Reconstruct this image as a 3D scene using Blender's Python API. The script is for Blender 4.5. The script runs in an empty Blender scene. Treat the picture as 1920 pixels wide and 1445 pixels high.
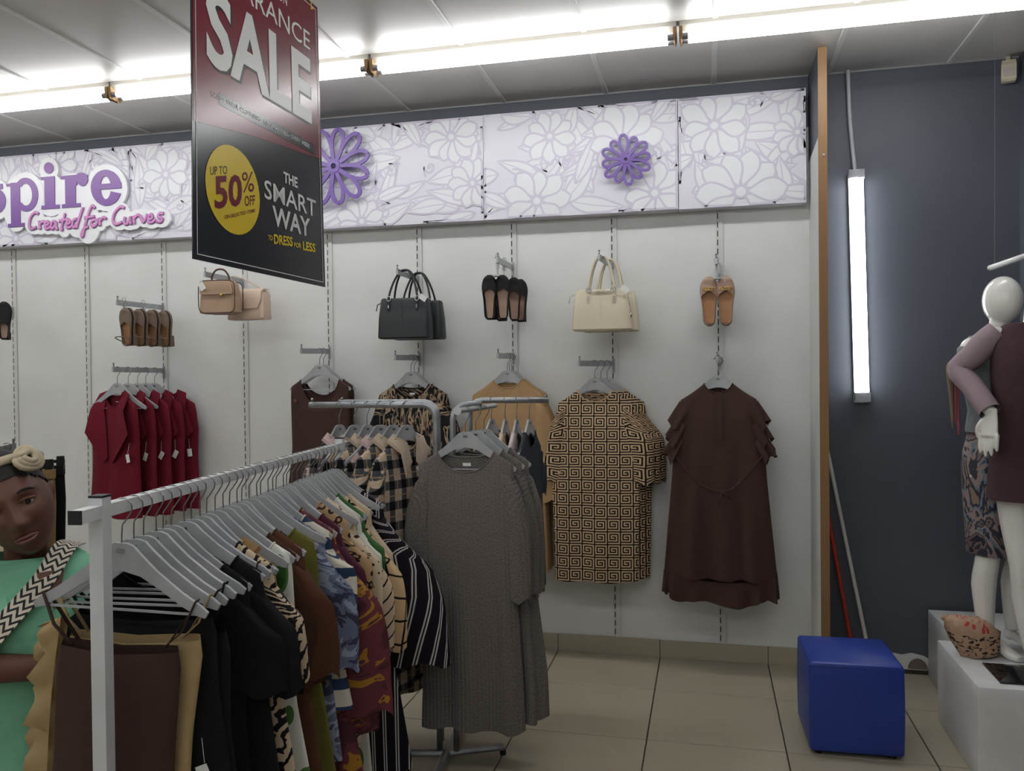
import bpy, bmesh, math, random
import numpy as np
from mathutils import Vector, Matrix
PI = math.pi
S = bpy.context.scene
COL = S.collection

# ------------------------------------------------------------------ camera, light, exposure
cd = bpy.data.cameras.new('camera'); cam = bpy.data.objects.new('camera', cd); COL.objects.link(cam)
cd.sensor_width = 36.0; cd.lens = 1546.25 / 1920 * 36; cd.clip_start = 0.05
R_ = Vector((0.973196, 0.229722, -0.010836)); U_ = Vector((0.007682, 0.014616, 0.999864)); F_ = Vector((-0.229849, 0.973147, -0.01246))
cam.matrix_world = Matrix(((R_.x, U_.x, -F_.x, -0.0716), (R_.y, U_.y, -F_.y, -4.8405), (R_.z, U_.z, -F_.z, 1.6437), (0, 0, 0, 1)))
S.camera = cam
W = bpy.data.worlds.new('world'); S.world = W; W.use_nodes = True
W.node_tree.nodes['Background'].inputs[0].default_value = (0.9, 0.95, 1, 1)
W.node_tree.nodes['Background'].inputs[1].default_value = 0.05
S.view_settings.view_transform = 'Standard'; S.view_settings.look = 'None'; S.view_settings.gamma = 1
S.view_settings.use_curve_mapping = False
S.view_settings.exposure = 0.45
TUBE_POWER = 13.0           # emission strength of the fluorescent tubes

# ------------------------------------------------------------------ materials
def C(r, g, b):
    f = lambda v: (v/255/12.92 if v/255 <= .04045 else ((v/255+.055)/1.055)**2.4)
    return (f(r), f(g), f(b), 1)
class NB:
    def __init__(s, m): s.t = m.node_tree; s.n = s.t.nodes; s.l = s.t.links
    def link(s, v, sock):
        if isinstance(v, bpy.types.NodeSocket): s.l.new(v, sock)
        elif v is not None:
            try: sock.default_value = v
            except Exception: sock.default_value = (v, v, v)
    def math(s, op, a, b=None, c=None):
        n = s.n.new('ShaderNodeMath'); n.operation = op
        s.link(a, n.inputs[0]); s.link(b, n.inputs[1]); s.link(c, n.inputs[2]); return n.outputs[0]
    def mix(s, f, a, b):
        n = s.n.new('ShaderNodeMix'); n.data_type = 'RGBA'
        s.link(f, n.inputs[0]); s.link(a, n.inputs[6]); s.link(b, n.inputs[7]); return n.outputs[2]
    def uv(s):
        n = s.n.new('ShaderNodeTexCoord'); return n.outputs['UV']
    def obj(s): return s.n.new('ShaderNodeTexCoord').outputs['Object']
    def xyz(s, v):
        n = s.n.new('ShaderNodeSeparateXYZ'); s.link(v, n.inputs[0]); return n.outputs
    def map(s, v, scale=(1,1,1), rot=(0,0,0), loc=(0,0,0)):
        n = s.n.new('ShaderNodeMapping'); s.link(v, n.inputs[0]); n.inputs[1].default_value = loc; n.inputs[2].default_value = rot; n.inputs[3].default_value = scale; return n.outputs[0]
    def noise(s, v, scale, detail=2, dist=0, rough=.5):
        n = s.n.new('ShaderNodeTexNoise'); s.link(v, n.inputs['Vector']); n.inputs['Scale'].default_value = scale
        n.inputs['Detail'].default_value = detail; n.inputs['Distortion'].default_value = dist; n.inputs['Roughness'].default_value = rough; return n.outputs[0]
    def vor(s, v, scale, rnd=1.0, out=0):
        n = s.n.new('ShaderNodeTexVoronoi'); s.link(v, n.inputs['Vector']); n.inputs['Scale'].default_value = scale; n.inputs['Randomness'].default_value = rnd; return n.outputs[out]
    def wave(s, v, scale, dist=0, ds=1, det=2, dirn='X'):
        n = s.n.new('ShaderNodeTexWave'); s.link(v, n.inputs['Vector']); n.bands_direction = dirn
        n.inputs['Scale'].default_value = scale; n.inputs['Distortion'].default_value = dist; n.inputs['Detail Scale'].default_value = ds; n.inputs['Detail'].default_value = det; return n.outputs['Fac']
    def ramp(s, f, stops, const=True):
        n = s.n.new('ShaderNodeValToRGB'); cr = n.color_ramp; cr.interpolation = 'CONSTANT' if const else 'LINEAR'
        while len(cr.elements) > 1: cr.elements.remove(cr.elements[0])
        cr.elements[0].position = stops[0][0]; cr.elements[0].color = stops[0][1]
        for p, c in stops[1:]:
            e = cr.elements.new(p); e.color = c
        s.link(f, n.inputs[0]); return n.outputs[0]
    def band(s, v, period, a, b):      # 1 where a <= frac(v/period) < b
        f = s.math('FRACT', s.math('DIVIDE', v, period))
        return s.math('MULTIPLY', s.math('GREATER_THAN', f, a), s.math('LESS_THAN', f, b))
    def bump(s, h, strength=.2, dist=.002):
        n = s.n.new('ShaderNodeBump'); n.inputs['Strength'].default_value = strength; n.inputs['Distance'].default_value = dist
        s.link(h, n.inputs['Height']); return n.outputs[0]
MATS = {}
def mat(name, col=None, rough=.5, metal=0, spec=.5, fn=None, emit=None, trans=0, coat=0, alpha=1):
    if name in MATS: return MATS[name]
    m = bpy.data.materials.new(name); m.use_nodes = True; MATS[name] = m
    b = m.node_tree.nodes['Principled BSDF']; nb = NB(m)
    b.inputs['Roughness'].default_value = rough; b.inputs['Metallic'].default_value = metal; b.inputs['Specular IOR Level'].default_value = spec
    if trans: b.inputs['Transmission Weight'].default_value = trans
    if coat: b.inputs['Coat Weight'].default_value = coat; b.inputs['Coat Roughness'].default_value = .1
    if alpha < 1: b.inputs['Alpha'].default_value = alpha
    if fn:
        r = fn(nb)
        if isinstance(r, dict):
            if 'col' in r: nb.link(r['col'], b.inputs['Base Color'])
            if 'bump' in r: nb.link(r['bump'], b.inputs['Normal'])
            if 'rough' in r: nb.link(r['rough'], b.inputs['Roughness'])
        else: nb.link(r, b.inputs['Base Color'])
    if col is not None and not b.inputs['Base Color'].is_linked: b.inputs['Base Color'].default_value = col
    if emit: b.inputs['Emission Color'].default_value = emit[0]; b.inputs['Emission Strength'].default_value = emit[1]
    return m
def wear(c1, c2, scale=3, bs=40, bst=.05):
    def f(n):
        o = n.obj(); return {'col': n.mix(n.ramp(n.noise(o, scale, 4), [(0.35, (0,0,0,1)), (.7, (1,1,1,1))], False), c1, c2), 'bump': n.bump(n.noise(o, bs, 2), bst)}
    return f
def cloth(c1, c2=None, bs=900, bst=.4, wr=14):
    c2 = c2 or tuple(v*.8 for v in c1[:3])+(1,)
    def f(n):
        u = n.uv(); h = n.math('ADD', n.math('MULTIPLY', n.noise(u, bs, 1), .25), n.noise(n.map(u, (1,.35,1)), wr, 3))
        return {'col': n.mix(n.noise(u, 25, 4), c1, c2), 'bump': n.bump(h, bst, .012)}
    return f
def printed(fn, bst=.35, wr=12):
    def f(n):
        u = n.uv(); return {'col': fn(n, u), 'bump': n.bump(n.noise(n.map(u, (1,.35,1)), wr, 3), bst, .012)}
    return f
def bitmap(n, u, rows, cell, ca, cb):  # node-based look-up of a small bitmap, one texel = cell metres
    N, Wd = len(rows), len(rows[0]); x, y, _ = n.xyz(u)
    fx = n.math('MULTIPLY', n.math('FRACT', n.math('DIVIDE', x, cell*Wd)), Wd); fy = n.math('FRACT', n.math('DIVIDE', y, cell*N))
    mask = n.ramp(fy, [(j/N, ((int(r[::-1], 2))/4096.0,)*3+(1,)) for j, r in enumerate(rows)])
    v = n.math('DIVIDE', n.math('MULTIPLY', mask, 4096.0), n.math('POWER', 2.0, n.math('FLOOR', fx)))
    bit = n.math('FLOOR', n.math('MODULO', n.math('ADD', v, .0005), 2.0))
    return n.mix(bit, ca, cb)

# ------------------------------------------------------------------ mesh helpers
class MB:
    def __init__(s): s.v = []; s.f = []; s.uv = []
    def add(s, v, f, uv=None):
        o = len(s.v); s.v += [tuple(p) for p in v]; s.f += [tuple(i+o for i in q) for q in f]
        s.uv += (uv if uv else [None]*len(f)); return s
    def box(s, c, d, M=None):
        x, y, z = (k/2 for k in d)
        v = [Vector((a*x, b*y, e*z)) for a in (-1,1) for b in (-1,1) for e in (-1,1)]
        v = [(M @ p if M else p)+Vector(c) for p in v]
        return s.add(v, [(0,1,3,2),(4,6,7,5),(0,4,5,1),(2,3,7,6),(0,2,6,4),(1,5,7,3)])
    def b2(s, lo, hi): return s.box([(a+b)/2 for a, b in zip(lo, hi)], [b-a for a, b in zip(lo, hi)])
    def loft(s, rows, cap0=True, cap1=True, closed=True, uvs=None):
        n = len(rows[0]); v = [p for r in rows for p in r]; f = []; uv = []
        for i in range(len(rows)-1):
            for j in range(n if closed else n-1):
                k = (j+1) % n; f.append((i*n+j, i*n+k, (i+1)*n+k, (i+1)*n+j))
                uv.append([uvs[i][j], uvs[i][j+1], uvs[i+1][j+1], uvs[i+1][j]] if uvs else None)
        if cap0: f.append(tuple(range(n-1, -1, -1))); uv.append(None)
        if cap1: f.append(tuple(range((len(rows)-1)*n, len(rows)*n))); uv.append(None)
        return s.add(v, f, uv)
    def tube(s, path, r, n=8, ry=None, caps=True, up=None, smooth=False):
        P = [Vector(p) for p in path]
        if smooth: P = crom(P, smooth)
        L = len(P); rs = r if isinstance(r, (list, tuple)) else [r]*L
        if len(rs) != L: rs = [rs[min(len(rs)-1, int(i/(L-1)*(len(rs)-1)))]*(1-((i/(L-1)*(len(rs)-1))%1)) + rs[min(len(rs)-1, int(i/(L-1)*(len(rs)-1))+1)]*((i/(L-1)*(len(rs)-1))%1) for i in range(L)]
        T = [(P[min(i+1, L-1)]-P[max(i-1, 0)]).normalized() for i in range(L)]
        a = Vector(up) if up else (Vector((0,0,1)) if abs(T[0].z) < .9 else Vector((0,1,0)))
        rows = []
        for i in range(L):
            b = T[i].cross(a)
            if b.length < 1e-5: b = T[i].cross(Vector((1,0,.01)))
            b.normalize(); a2 = b.cross(T[i]).normalized(); a = a2
            q = ry/r if (ry and not isinstance(r, (list, tuple))) else (ry or 1)
            rows.append([P[i]+b*math.cos(2*PI*k/n)*rs[i]+a2*math.sin(2*PI*k/n)*rs[i]*q for k in range(n)])
        return s.loft(rows, caps, caps)
    def prism(s, poly, y0, y1):        # polygon in XZ, extruded along Y
        n = len(poly)
        return s.add([(x, y0, z) for x, z in poly]+[(x, y1, z) for x, z in poly],
                     [tuple(range(n)), tuple(range(2*n-1, n-1, -1))]+[(i, i+n, (i+1) % n+n, (i+1) % n) for i in range(n)])
    def ell(s, c, r, nu=16, nv=10, M=None):
        rows = []
        for i in range(nv+1):
            t = PI*i/nv; q = max(math.sin(t), .002)
            row = [Vector((r[0]*q*math.cos(2*PI*k/nu), r[1]*q*math.sin(2*PI*k/nu), -r[2]*math.cos(t))) for k in range(nu)]
            rows.append([(M @ p if M else p)+Vector(c) for p in row])
        return s.loft(rows)
    def ribbon(s, pts, w, y, nrm=(0,-1,0), thick=0):   # flat stroke in XZ at depth y
        P = [Vector((p[0], 0, p[1])) for p in pts]; L = len(P); l = []; r = []
        for i in range(L):
            t = (P[min(i+1, L-1)]-P[max(i-1, 0)]).normalized(); nn = Vector((-t.z, 0, t.x)); ww = w[i] if isinstance(w, list) else w
            l.append(P[i]+nn*ww); r.append(P[i]-nn*ww)
        v = [(p.x, y, p.z) for p in l]+[(p.x, y, p.z) for p in r]
        f = [(i, i+1, L+i+1, L+i) for i in range(L-1)]
        if thick:
            o = 2*L; v += [(p[0], y+thick, p[2]) for p in v]
            f += [(o+i, o+L+i, o+L+i+1, o+i+1) for i in range(L-1)]+[(i, o+i, o+i+1, i+1) for i in range(L-1)]+[(L+i, L+i+1, o+L+i+1, o+L+i) for i in range(L-1)]
            f += [(0, L, o+L, o), (L-1, o+L-1, o+2*L-1, 2*L-1)]
        return s.add(v, f)
    def build(s, name, m, parent=None, smooth=False, fixn=True, loc=None):
        me = bpy.data.meshes.new(name); me.from_pydata(s.v, [], s.f)
        if any(u for u in s.uv):
            ul = me.uv_layers.new(name='UVMap'); k = 0
            for fi, q in enumerate(s.f):
                u = s.uv[fi]
                for j in range(len(q)):
                    ul.data[k].uv = u[j] if u else (s.v[q[j]][0], s.v[q[j]][2]); k += 1
        if fixn:
            bm = bmesh.new(); bm.from_mesh(me); bmesh.ops.recalc_face_normals(bm, faces=bm.faces); bm.to_mesh(me); bm.free()
        if smooth:
            me.polygons.foreach_set('use_smooth', [True]*len(me.polygons))
            if smooth == 'auto': me.set_sharp_from_angle(angle=.7)
        for k in (m if isinstance(m, list) else [m]): me.materials.append(k)
        o = bpy.data.objects.new(name, me); COL.objects.link(o); o.parent = parent
        if loc: o.location = loc
        return o
def crom(P, k):
    P = [Vector(p) for p in P]; out = []
    for i in range(len(P)-1):
        a, b, c, d = P[max(i-1,0)], P[i], P[i+1], P[min(i+2, len(P)-1)]
        for j in range(k):
            t = j/k; out.append(.5*((2*b)+(c-a)*t+(2*a-5*b+4*c-d)*t*t+(3*b-a-3*c+d)*t**3))
    return out+[P[-1]]
def c2(pts, k=6): return [(p.x, p.y) for p in crom([Vector((a, b, 0)) for a, b in pts], k)]
def tag(o, label=None, cat=None, group=None, kind=None):
    if label: o['label'] = label
    if cat: o['category'] = cat
    if group: o['group'] = group
    if kind: o['kind'] = kind
    return o
def thing(name, label, cat, loc=(0,0,0), rz=0, group=None):
    o = bpy.data.objects.new(name, None); COL.objects.link(o); o.location = loc; o.rotation_euler = (0,0,rz); o.empty_display_size = .05
    return tag(o, label, cat, group)
def struct(name, mb, m, parent=None, **k):
    o = mb.build(name, m, parent, **k)
    if not parent: o['kind'] = 'structure'
    return o
def dup(root, loc=None, rz=None, label=None, group=None):
    def cp(o, par):
        c = o.copy(); COL.objects.link(c); c.parent = par
        for ch in o.children: cp(ch, c)
        return c
    r = cp(root, root.parent)
    if loc is not None: r.location = loc
    if rz is not None: r.rotation_euler = (0,0,rz)
    if label: r['label'] = label
    if group: r['group'] = group
    return r
def textmesh(body, size=1, bold=0, sx=1, spacing=1):
    cu = bpy.data.curves.new('t', 'FONT'); cu.body = body; cu.size = size; cu.offset = bold; cu.space_character = spacing; cu.resolution_u = 3
    o = bpy.data.objects.new('t', cu); COL.objects.link(o); bpy.context.view_layer.update()
    me = bpy.data.meshes.new_from_object(o.evaluated_get(bpy.context.evaluated_depsgraph_get()))
    v = [(p.co.x*sx, p.co.y) for p in me.vertices]; f = [tuple(p.vertices) for p in me.polygons]
    bpy.data.objects.remove(o); bpy.data.curves.remove(cu); bpy.data.meshes.remove(me)
    return v, f

# ------------------------------------------------------------------ the room
CEIL = 3.285; X0, X1, YB = -7.0, 1.75, -7.6
M_white = mat('wall_white_paint', fn=wear(C(222,223,221), C(212,213,210), 2.2, 120, .04), rough=.55)
def dark_fn(n):
    o = n.obj(); base = n.mix(n.noise(o, 2.5, 4), C(88,92,101), C(78,82,92)); d = n.vor(n.map(o, (1, 0, 1)), 5.5); chip = n.math('MULTIPLY', n.math('LESS_THAN', n.math('ADD', d, n.math('MULTIPLY', n.noise(o, 60, 2), .10)), .075), n.math('GREATER_THAN', n.noise(o, 1.7, 1), .52))
    return {'col': n.mix(chip, base, C(180,182,184)), 'bump': n.bump(n.noise(o, 150, 2), .05)}
M_dark = mat('wall_charcoal_paint', fn=dark_fn, rough=.5)
def floor_fn(n):
    o = n.obj(); g = n.noise(o, 2.3, 5); sp = n.noise(o, 160, 1)
    return {'col': n.mix(n.math('MULTIPLY', sp, .35), n.mix(g, C(184,176,156), C(168,159,138)), C(150,140,118)), 'rough': n.math('ADD', n.math('MULTIPLY', n.noise(o, 6, 3), .2), .28)}
M_tile = mat('floor_tile_beige', fn=floor_fn, rough=.35)
M_grout = mat('grout_dark', C(62,54,44), .9)
M_ceil = mat('ceiling_panel_paint', fn=wear(C(196,193,190), C(184,181,178), 1.5, 60, .03), rough=.4)
M_strip = mat('ceiling_strip_paint', C(200,199,197), .4)
M_steel = mat('galvanised_steel', fn=wear(C(178,181,184), C(150,153,157), 18, 200, .03), rough=.38, metal=.75)
M_chrome = mat('chrome_wire', C(150,150,148), .25, metal=.9)
M_plas = mat('hanger_plastic', fn=wear(C(182,184,186), C(160,163,166), 8, 60, .03), rough=.4)
M_black = mat('black_plastic', C(22,22,24), .45)
M_wpaint = mat('white_powder_coat', fn=wear(C(226,228,230), C(206,208,210), 6, 80, .05), rough=.35)
M_tagw = mat('paper_tag_white', C(232,232,230), .6)

fl = struct('floor', MB().b2((X0, YB, -.06), (X1, 0, -.006)), M_grout)
xs = [-0.947+.6*k for k in range(-11, 6)]; ys = [-.5156-.6*k for k in range(0, 13)]
xs = [X0]+[x for x in xs if X0+.05 < x < X1-.05]+[X1]; ys = [0]+[y for y in ys if y > YB+.05]+[YB]
tmesh = {}
for i in range(len(xs)-1):
    for j in range(len(ys)-1):
        w, d = xs[i+1]-xs[i]-.006, ys[j]-ys[j+1]-.006; key = (round(w, 3), round(d, 3))
        cx, cy = (xs[i]+xs[i+1])/2, (ys[j]+ys[j+1])/2
        if key not in tmesh:
            b = .002; m_ = MB(); m_.loft([[(-w/2,-d/2,-.006),(w/2,-d/2,-.006),(w/2,d/2,-.006),(-w/2,d/2,-.006)], [(-w/2,-d/2,-.0015),(w/2,-d/2,-.0015),(w/2,d/2,-.0015),(-w/2,d/2,-.0015)], [(-w/2+b,-d/2+b,0),(w/2-b,-d/2+b,0),(w/2-b,d/2-b,0),(-w/2+b,d/2-b,0)]], False)
            o = m_.build('tile', M_tile, fl, loc=(cx, cy, 0)); tmesh[key] = o
        else:
            o = tmesh[key].copy(); COL.objects.link(o); o.location = (cx, cy, 0)
# walls: white merchandise wall, dark band above it, dark wall right of the partition
struct('wall_back', MB().b2((X0, 0, 0), (.487, .12, 3.0)), M_white)
struct('trim_1', MB().b2((X0, 0, 3.0), (.487, .12, CEIL)), M_dark)
struct('wall_display', MB().b2((.53, 0, 0), (X1, .12, CEIL)), M_dark)
struct('wall_right', MB().b2((X1, YB, 0), (X1+.12, .12, CEIL)), M_dark)
struct('wall_left', MB().b2((X0-.12, YB, 0), (X0, .12, CEIL)), M_white)
struct('wall_front', MB().b2((X0, YB-.12, 0), (X1, YB, CEIL)), M_white)
struct('trim_2', MB().b2((1.535, -.10, 0), (X1, 0, CEIL)), M_dark)
# partition board that ends the white wall: white below, dark above a slanted paint line, wooden front edge
pt = struct('wall_partition', MB().b2((.490, -.395, 0), (.530, .12, CEIL)), M_dark)
m_ = MB(); m_.add([(.487, -.395, .0), (.487, 0, .0), (.487, 0, 2.80), (.487, -.395, 2.832), (.490, -.395, 0), (.490, 0, 0), (.490, 0, 2.80), (.490, -.395, 2.832)], [(0,1,2,3), (4,7,6,5), (0,3,7,4), (3,2,6,7), (0,4,5,1), (1,5,6,2)]); m_.build('white_paint_facing', M_white, pt)
def wood_fn(n):
    o = n.obj(); return n.mix(n.noise(n.map(o, (30, 30, 1.2)), 4, 4), C(150,113,74), C(130,95,60))
m_ = MB().b2((.487, -.405, 0), (.530, -.395, CEIL-.002)); m_.build('wood_edge', mat('partition_edge_wood', fn=wood_fn, rough=.5), pt)
m_ = MB(); m_.tube([(.512, -.411, 2.74), (.512, -.4045, 2.74)], .006, 8); m_.build('screw', M_steel, pt)
# skirting tiles
bb = struct('baseboard_back', MB().b2((X0, -.006, 0), (.487, 0, .098)), M_grout)
bx_ = [x for x in xs if x < .48]+[.487]
for i in range(len(bx_)-1):
    MB().b2((bx_[i]+.002, -.014, .001), (bx_[i+1]-.002, -.006, .10+.002*(i % 2))).build('skirting_tile', M_tile, bb)
sk = struct('trim_3', MB().prism([(.86,.0),(1.09,.0),(1.09,.085),(1.06,.10),(1.0,.112),(.95,.10),(.90,.108),(.86,.10)], -.006, 0), M_white)
for x, r in ((.905, .04), (1.03, .05)):
    MB().prism([(x+r*math.cos(a*PI/8), .028+r*1.15*math.sin(a*PI/8)) for a in range(9)], -.010, -.006).build('adhesive_patch', mat('old_adhesive', C(120,108,98), .9), sk)
MB().b2((.84, -.012, .0), (1.09, -.003, .022)).build('gap_shadow_strip', M_grout, sk)
# ceiling boards with cover strips
ce = struct('ceiling', MB().b2((X0, YB, CEIL+.012), (X1, .12, CEIL+.1)), M_ceil)
sx_ = [-.02-.61*k for k in range(-3, 12)]; sx_ = sorted([x for x in sx_ if X0+.1 < x < X1-.1])
ed = [X0]+sx_+[X1]
for i in range(len(ed)-1):
    for a, b in ((0, -2.4), (-2.4, -4.8), (-4.8, YB)):
        MB().b2((ed[i]+.002, b+.002, CEIL), (ed[i+1]-.002, a-.002, CEIL+.012)).build('ceiling_panel', M_ceil, ce)
for x in sx_:
    MB().loft([[(x-.015, YB, CEIL), (x-.011, YB, CEIL-.006), (x+.011, YB, CEIL-.006), (x+.015, YB, CEIL)], [(x-.015, 0, CEIL), (x-.011, 0, CEIL-.006), (x+.011, 0, CEIL-.006), (x+.015, 0, CEIL)]]).build('cover_strip', M_strip, ce)
struct('trim_4', MB().b2((X0, -.007, CEIL-.009), (.487, 0, CEIL)).b2((.53, -.007, CEIL-.009), (1.53, 0, CEIL)), mat('cornice_edge', C(150,150,150), .6))

# ------------------------------------------------------------------ fluorescent lights
M_tubeL = mat('fluorescent_tube', C(255,255,255), .4, emit=((.965, .985, 1.0, 1), TUBE_POWER))
M_house = mat('batten_enamel', C(214,210,200), .4)
M_clip = mat('lampholder_yellowed', C(150,120,82), .6)
M_cap = mat('tube_end_cap', C(150,150,155), .35, metal=.6)
def batten():
    t = thing('fluorescent_batten', '', 'light')
    MB().loft([[(-.762, y, z) for y, z in ((-.03,0),(-.03,-.02),(-.018,-.045),(.018,-.045),(.03,-.02),(.03,0))], [(.762, y, z) for y, z in ((-.03,0),(-.03,-.02),(-.018,-.045),(.018,-.045),(.03,-.02),(.03,0))]]).build('housing', M_house, t)
    for sy in (-1, 1):
        tb = MB().tube([(-.722, sy*.026, -.072), (.722, sy*.026, -.072)], .0145, 12, caps=False).build('tube', M_tubeL, t, smooth=True)
        m_ = MB()
        for e in (-1, 1): m_.tube([(e*.722, sy*.026, -.072), (e*.748, sy*.026, -.072)], .0148, 12)
        tag(m_.build('end_caps', M_cap, tb, smooth='auto'), kind='stuff')
    for e in (-1, 1):
        MB().prism([(e*.748, -.03), (e*.764, -.03), (e*.764, -.07), (e*.757, -.095), (e*.748, -.08)], -.045, .045).build('lampholder', M_clip, t)
    return t
B0 = batten(); first = True
rows_ = [(-.87, [.579+.0, -.960, -2.499, -4.033, -5.567], 'wall row'), (-3.4, [.58, -.96, -2.5, -4.03, -5.57], 'added unseen middle row'), (-5.9, [.58, -.96, -2.5, -4.03, -5.57], 'added unseen rear row')]  # middle and rear rows are unseen, added to light the foreground
ordn = ['rightmost', 'second from the right', 'third from the right', 'fourth from the right', 'leftmost']
for y, xl, nm in rows_:
    for i, x in enumerate(xl):
        lab = 'twin tube ceiling light %s, %s' % (ordn[i], nm)
        if first: o = B0; o.location = (x, y, CEIL); o['label'] = lab; o['group'] = 'ceiling fluorescent lights'; first = False
        else: o = dup(B0, (x, y, CEIL), None, lab, 'ceiling fluorescent lights')
# vertical twin tube light hanging on the dark wall
t = thing('wall_batten_light', 'lit twin tube fitting hung upright on the charcoal wall', 'light', (0,0,0))
def tilt(z): return .725+(2.73-z)*.021
M_clear = mat('clear_diffuser_end', C(220,222,228), .15, trans=.6)
MB().loft([[(tilt(z)-.038, -.03, z), (tilt(z)+.038, -.03, z), (tilt(z)+.038, -.004, z), (tilt(z)-.038, -.004, z)] for z in (1.475, 2.735)]).build('backplate', M_house, t)
for s_ in (-1, 1):
    MB().tube([(tilt(z)+s_*.019, -.048, z) for z in (1.535, 2.69)], .016, 12, caps=False).build('tube', M_tubeL, t, smooth=True)
for z in (1.505, 2.71):
    MB().box((tilt(z), -.048, z), (.078, .036, .05)).build('end_housing', M_clear, t)
    for s_ in (-1, 1): MB().tube([(tilt(z)+s_*.019, -.048, z-.02), (tilt(z)+s_*.019, -.048, z+.02)], .015, 10).build('tube_cap', M_cap, t, smooth='auto')
MB().tube([(.690, -.02, CEIL), (.700, -.02, 3.0), (.724, -.02, 2.73)], .011, 8, smooth=4).build('conduit', mat('conduit_grey', C(190,194,198), .5), t, smooth=True)
# motion sensor in the corner
t = thing('motion_sensor', 'cream motion sensor below the ceiling in the dark corner', 'sensor', (1.475, -.03, 3.20), -.25)
MB().loft([[(-.034*k, -.03*q, z), (.034*k, -.03*q, z), (.034*k, .02, z), (-.034*k, .02, z)] for z, k, q in ((-.055,.85,.6),(-.045,1,1),(.03,1,1.1),(.055,.9,.7))]).build('body', mat('cream_plastic', C(206,196,172), .5), t)
MB().b2((-.026, -.036, -.03), (.026, -.028, .008)).build('lens', mat('sensor_lens', C(196,190,180), .3), t)
MB().tube([(0, .01, .05), (0, .02, .085)], .012, 8).build('bracket', mat('cream_plastic'), t)

# ------------------------------------------------------------------ slotted uprights on the white wall
M_slot = mat('slot_black', C(18,18,18), .9)
M_up = mat('upright_enamel', C(206,206,203), .45)
def upright():
    t = thing('slotted_upright', '', 'upright')
    MB().b2((-.004, -.010, .0), (.022, 0, 2.46)).b2((-.014, -.010, 0), (-.010, 0, 2.46)).b2((-.014, -.003, 0), (.022, 0, 2.46)).build('channel', M_up, t)
    m_ = MB(); q = MB()
    for k in range(49):
        z = .012+k*.05
        m_.b2((-.0095, -.0088, z+.005), (-.0045, -.003, z+.038)); q.b2((-.010, -.010, z+.038), (-.004, -.003, z+.055))
    tag(m_.build('slots', M_slot, t), kind='stuff'); tag(q.build('slot_bridges', M_up, t), kind='stuff')
    return t
U0 = upright()
posn = ['at the left edge of the photo', 'between the black shoe and the taupe sandals', 'behind the taupe sandals and maroon vests', 'behind the small tan handbag', 'behind the brown pinafore', 'behind the black handbag', 'behind the black court shoes', 'behind the cream handbag', 'behind the nude flat shoes']
for k in range(-1, 9):
    lab = 'white slotted wall upright '+(posn[k] if k >= 0 else 'beyond the left edge of the photo')
    o = U0 if k == -1 else dup(U0); o.location = ((k-8)*.6+.002, 0, .10); o['label'] = lab; o['group'] = 'slotted wall uprights'

# ------------------------------------------------------------------ face-out arms
def arm(label, base, end, pin=True):
    b, e = Vector(base), Vector(end); d = e-b; L = d.length
    t = thing('display_hook', label, 'display hook', base, math.atan2(-d.x, d.y)+PI, 'face-out display hooks on the wall')
    # local -Y is outwards
    s = (e.z-b.z)/L
    MB().loft([[(-.006, 0, -.016), (.006, 0, -.016), (.006, 0, .016), (-.006, 0, .016)], [(-.006, -L, -.016+s*L), (.006, -L, -.016+s*L), (.006, -L, .016+s*L), (-.006, -L, .016+s*L)]]).build('bar', M_steel, t)
    MB().b2((-.004, -.012, -.05), (.004, .004, .03)).build('bracket', M_steel, t)
    if pin: MB().tube([(0, -L+.008, s*L+.012), (0, -L+.008, s*L+.034)], .004, 8).ell((0, -L+.008, s*L+.036), (.006,.006,.006), 8, 6).build('end_pin', M_chrome, t, smooth=True)
    return t
ARMS = {}
def A(key, k, z, end, label):
    base = ((k-8)*.6, -.012, z); ARMS[key] = (Vector(base), Vector(end)); arm(label, base, end)
A('u0', 0, 2.13, (-4.80, -.40, 2.13), 'steel wall hook holding the black shoe at the left edge')
A('u2', 2, 2.12, (-3.60, -.455, 2.117), 'steel wall hook holding the taupe sandals')
A('l2', 2, 1.70, (-3.60, -.50, 1.705), 'steel wall hook holding the maroon vests')
A('u3', 3, 2.268, (-3.0, -.44, 2.27), 'steel wall hook holding the small tan handbag')
A('l4', 4, 1.808, (-2.4, -.39, 1.80), 'steel wall hook holding the brown pinafore')
A('u5', 5, 2.243, (-1.8, -.37, 2.246), 'steel wall hook holding the black handbag')
A('l5', 5, 1.757, (-1.8, -.42, 1.752), 'steel wall hook holding the tiger striped blouse')
A('u6', 6, 2.29, (-1.2, -.385, 2.286), 'steel wall hook holding the black court shoes')
A('l6', 6, 1.757, (-1.2, -.40, 1.753), 'steel wall hook holding the camel knit dress')
A('u7', 7, 2.275, (-.632, -.40, 2.275), 'steel wall hook holding the cream handbag')
A('l7', 7, 1.705, (-.758, -.33, 1.705), 'swung steel wall hook holding the key print dress')
A('u8', 8, 2.24, (-.018, -.30, 2.24), 'steel wall hook holding the nude flat shoes')
A('l8', 8, 1.715, (-.018, -.36, 1.715), 'steel wall hook holding the ruffled brown dress')

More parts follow.
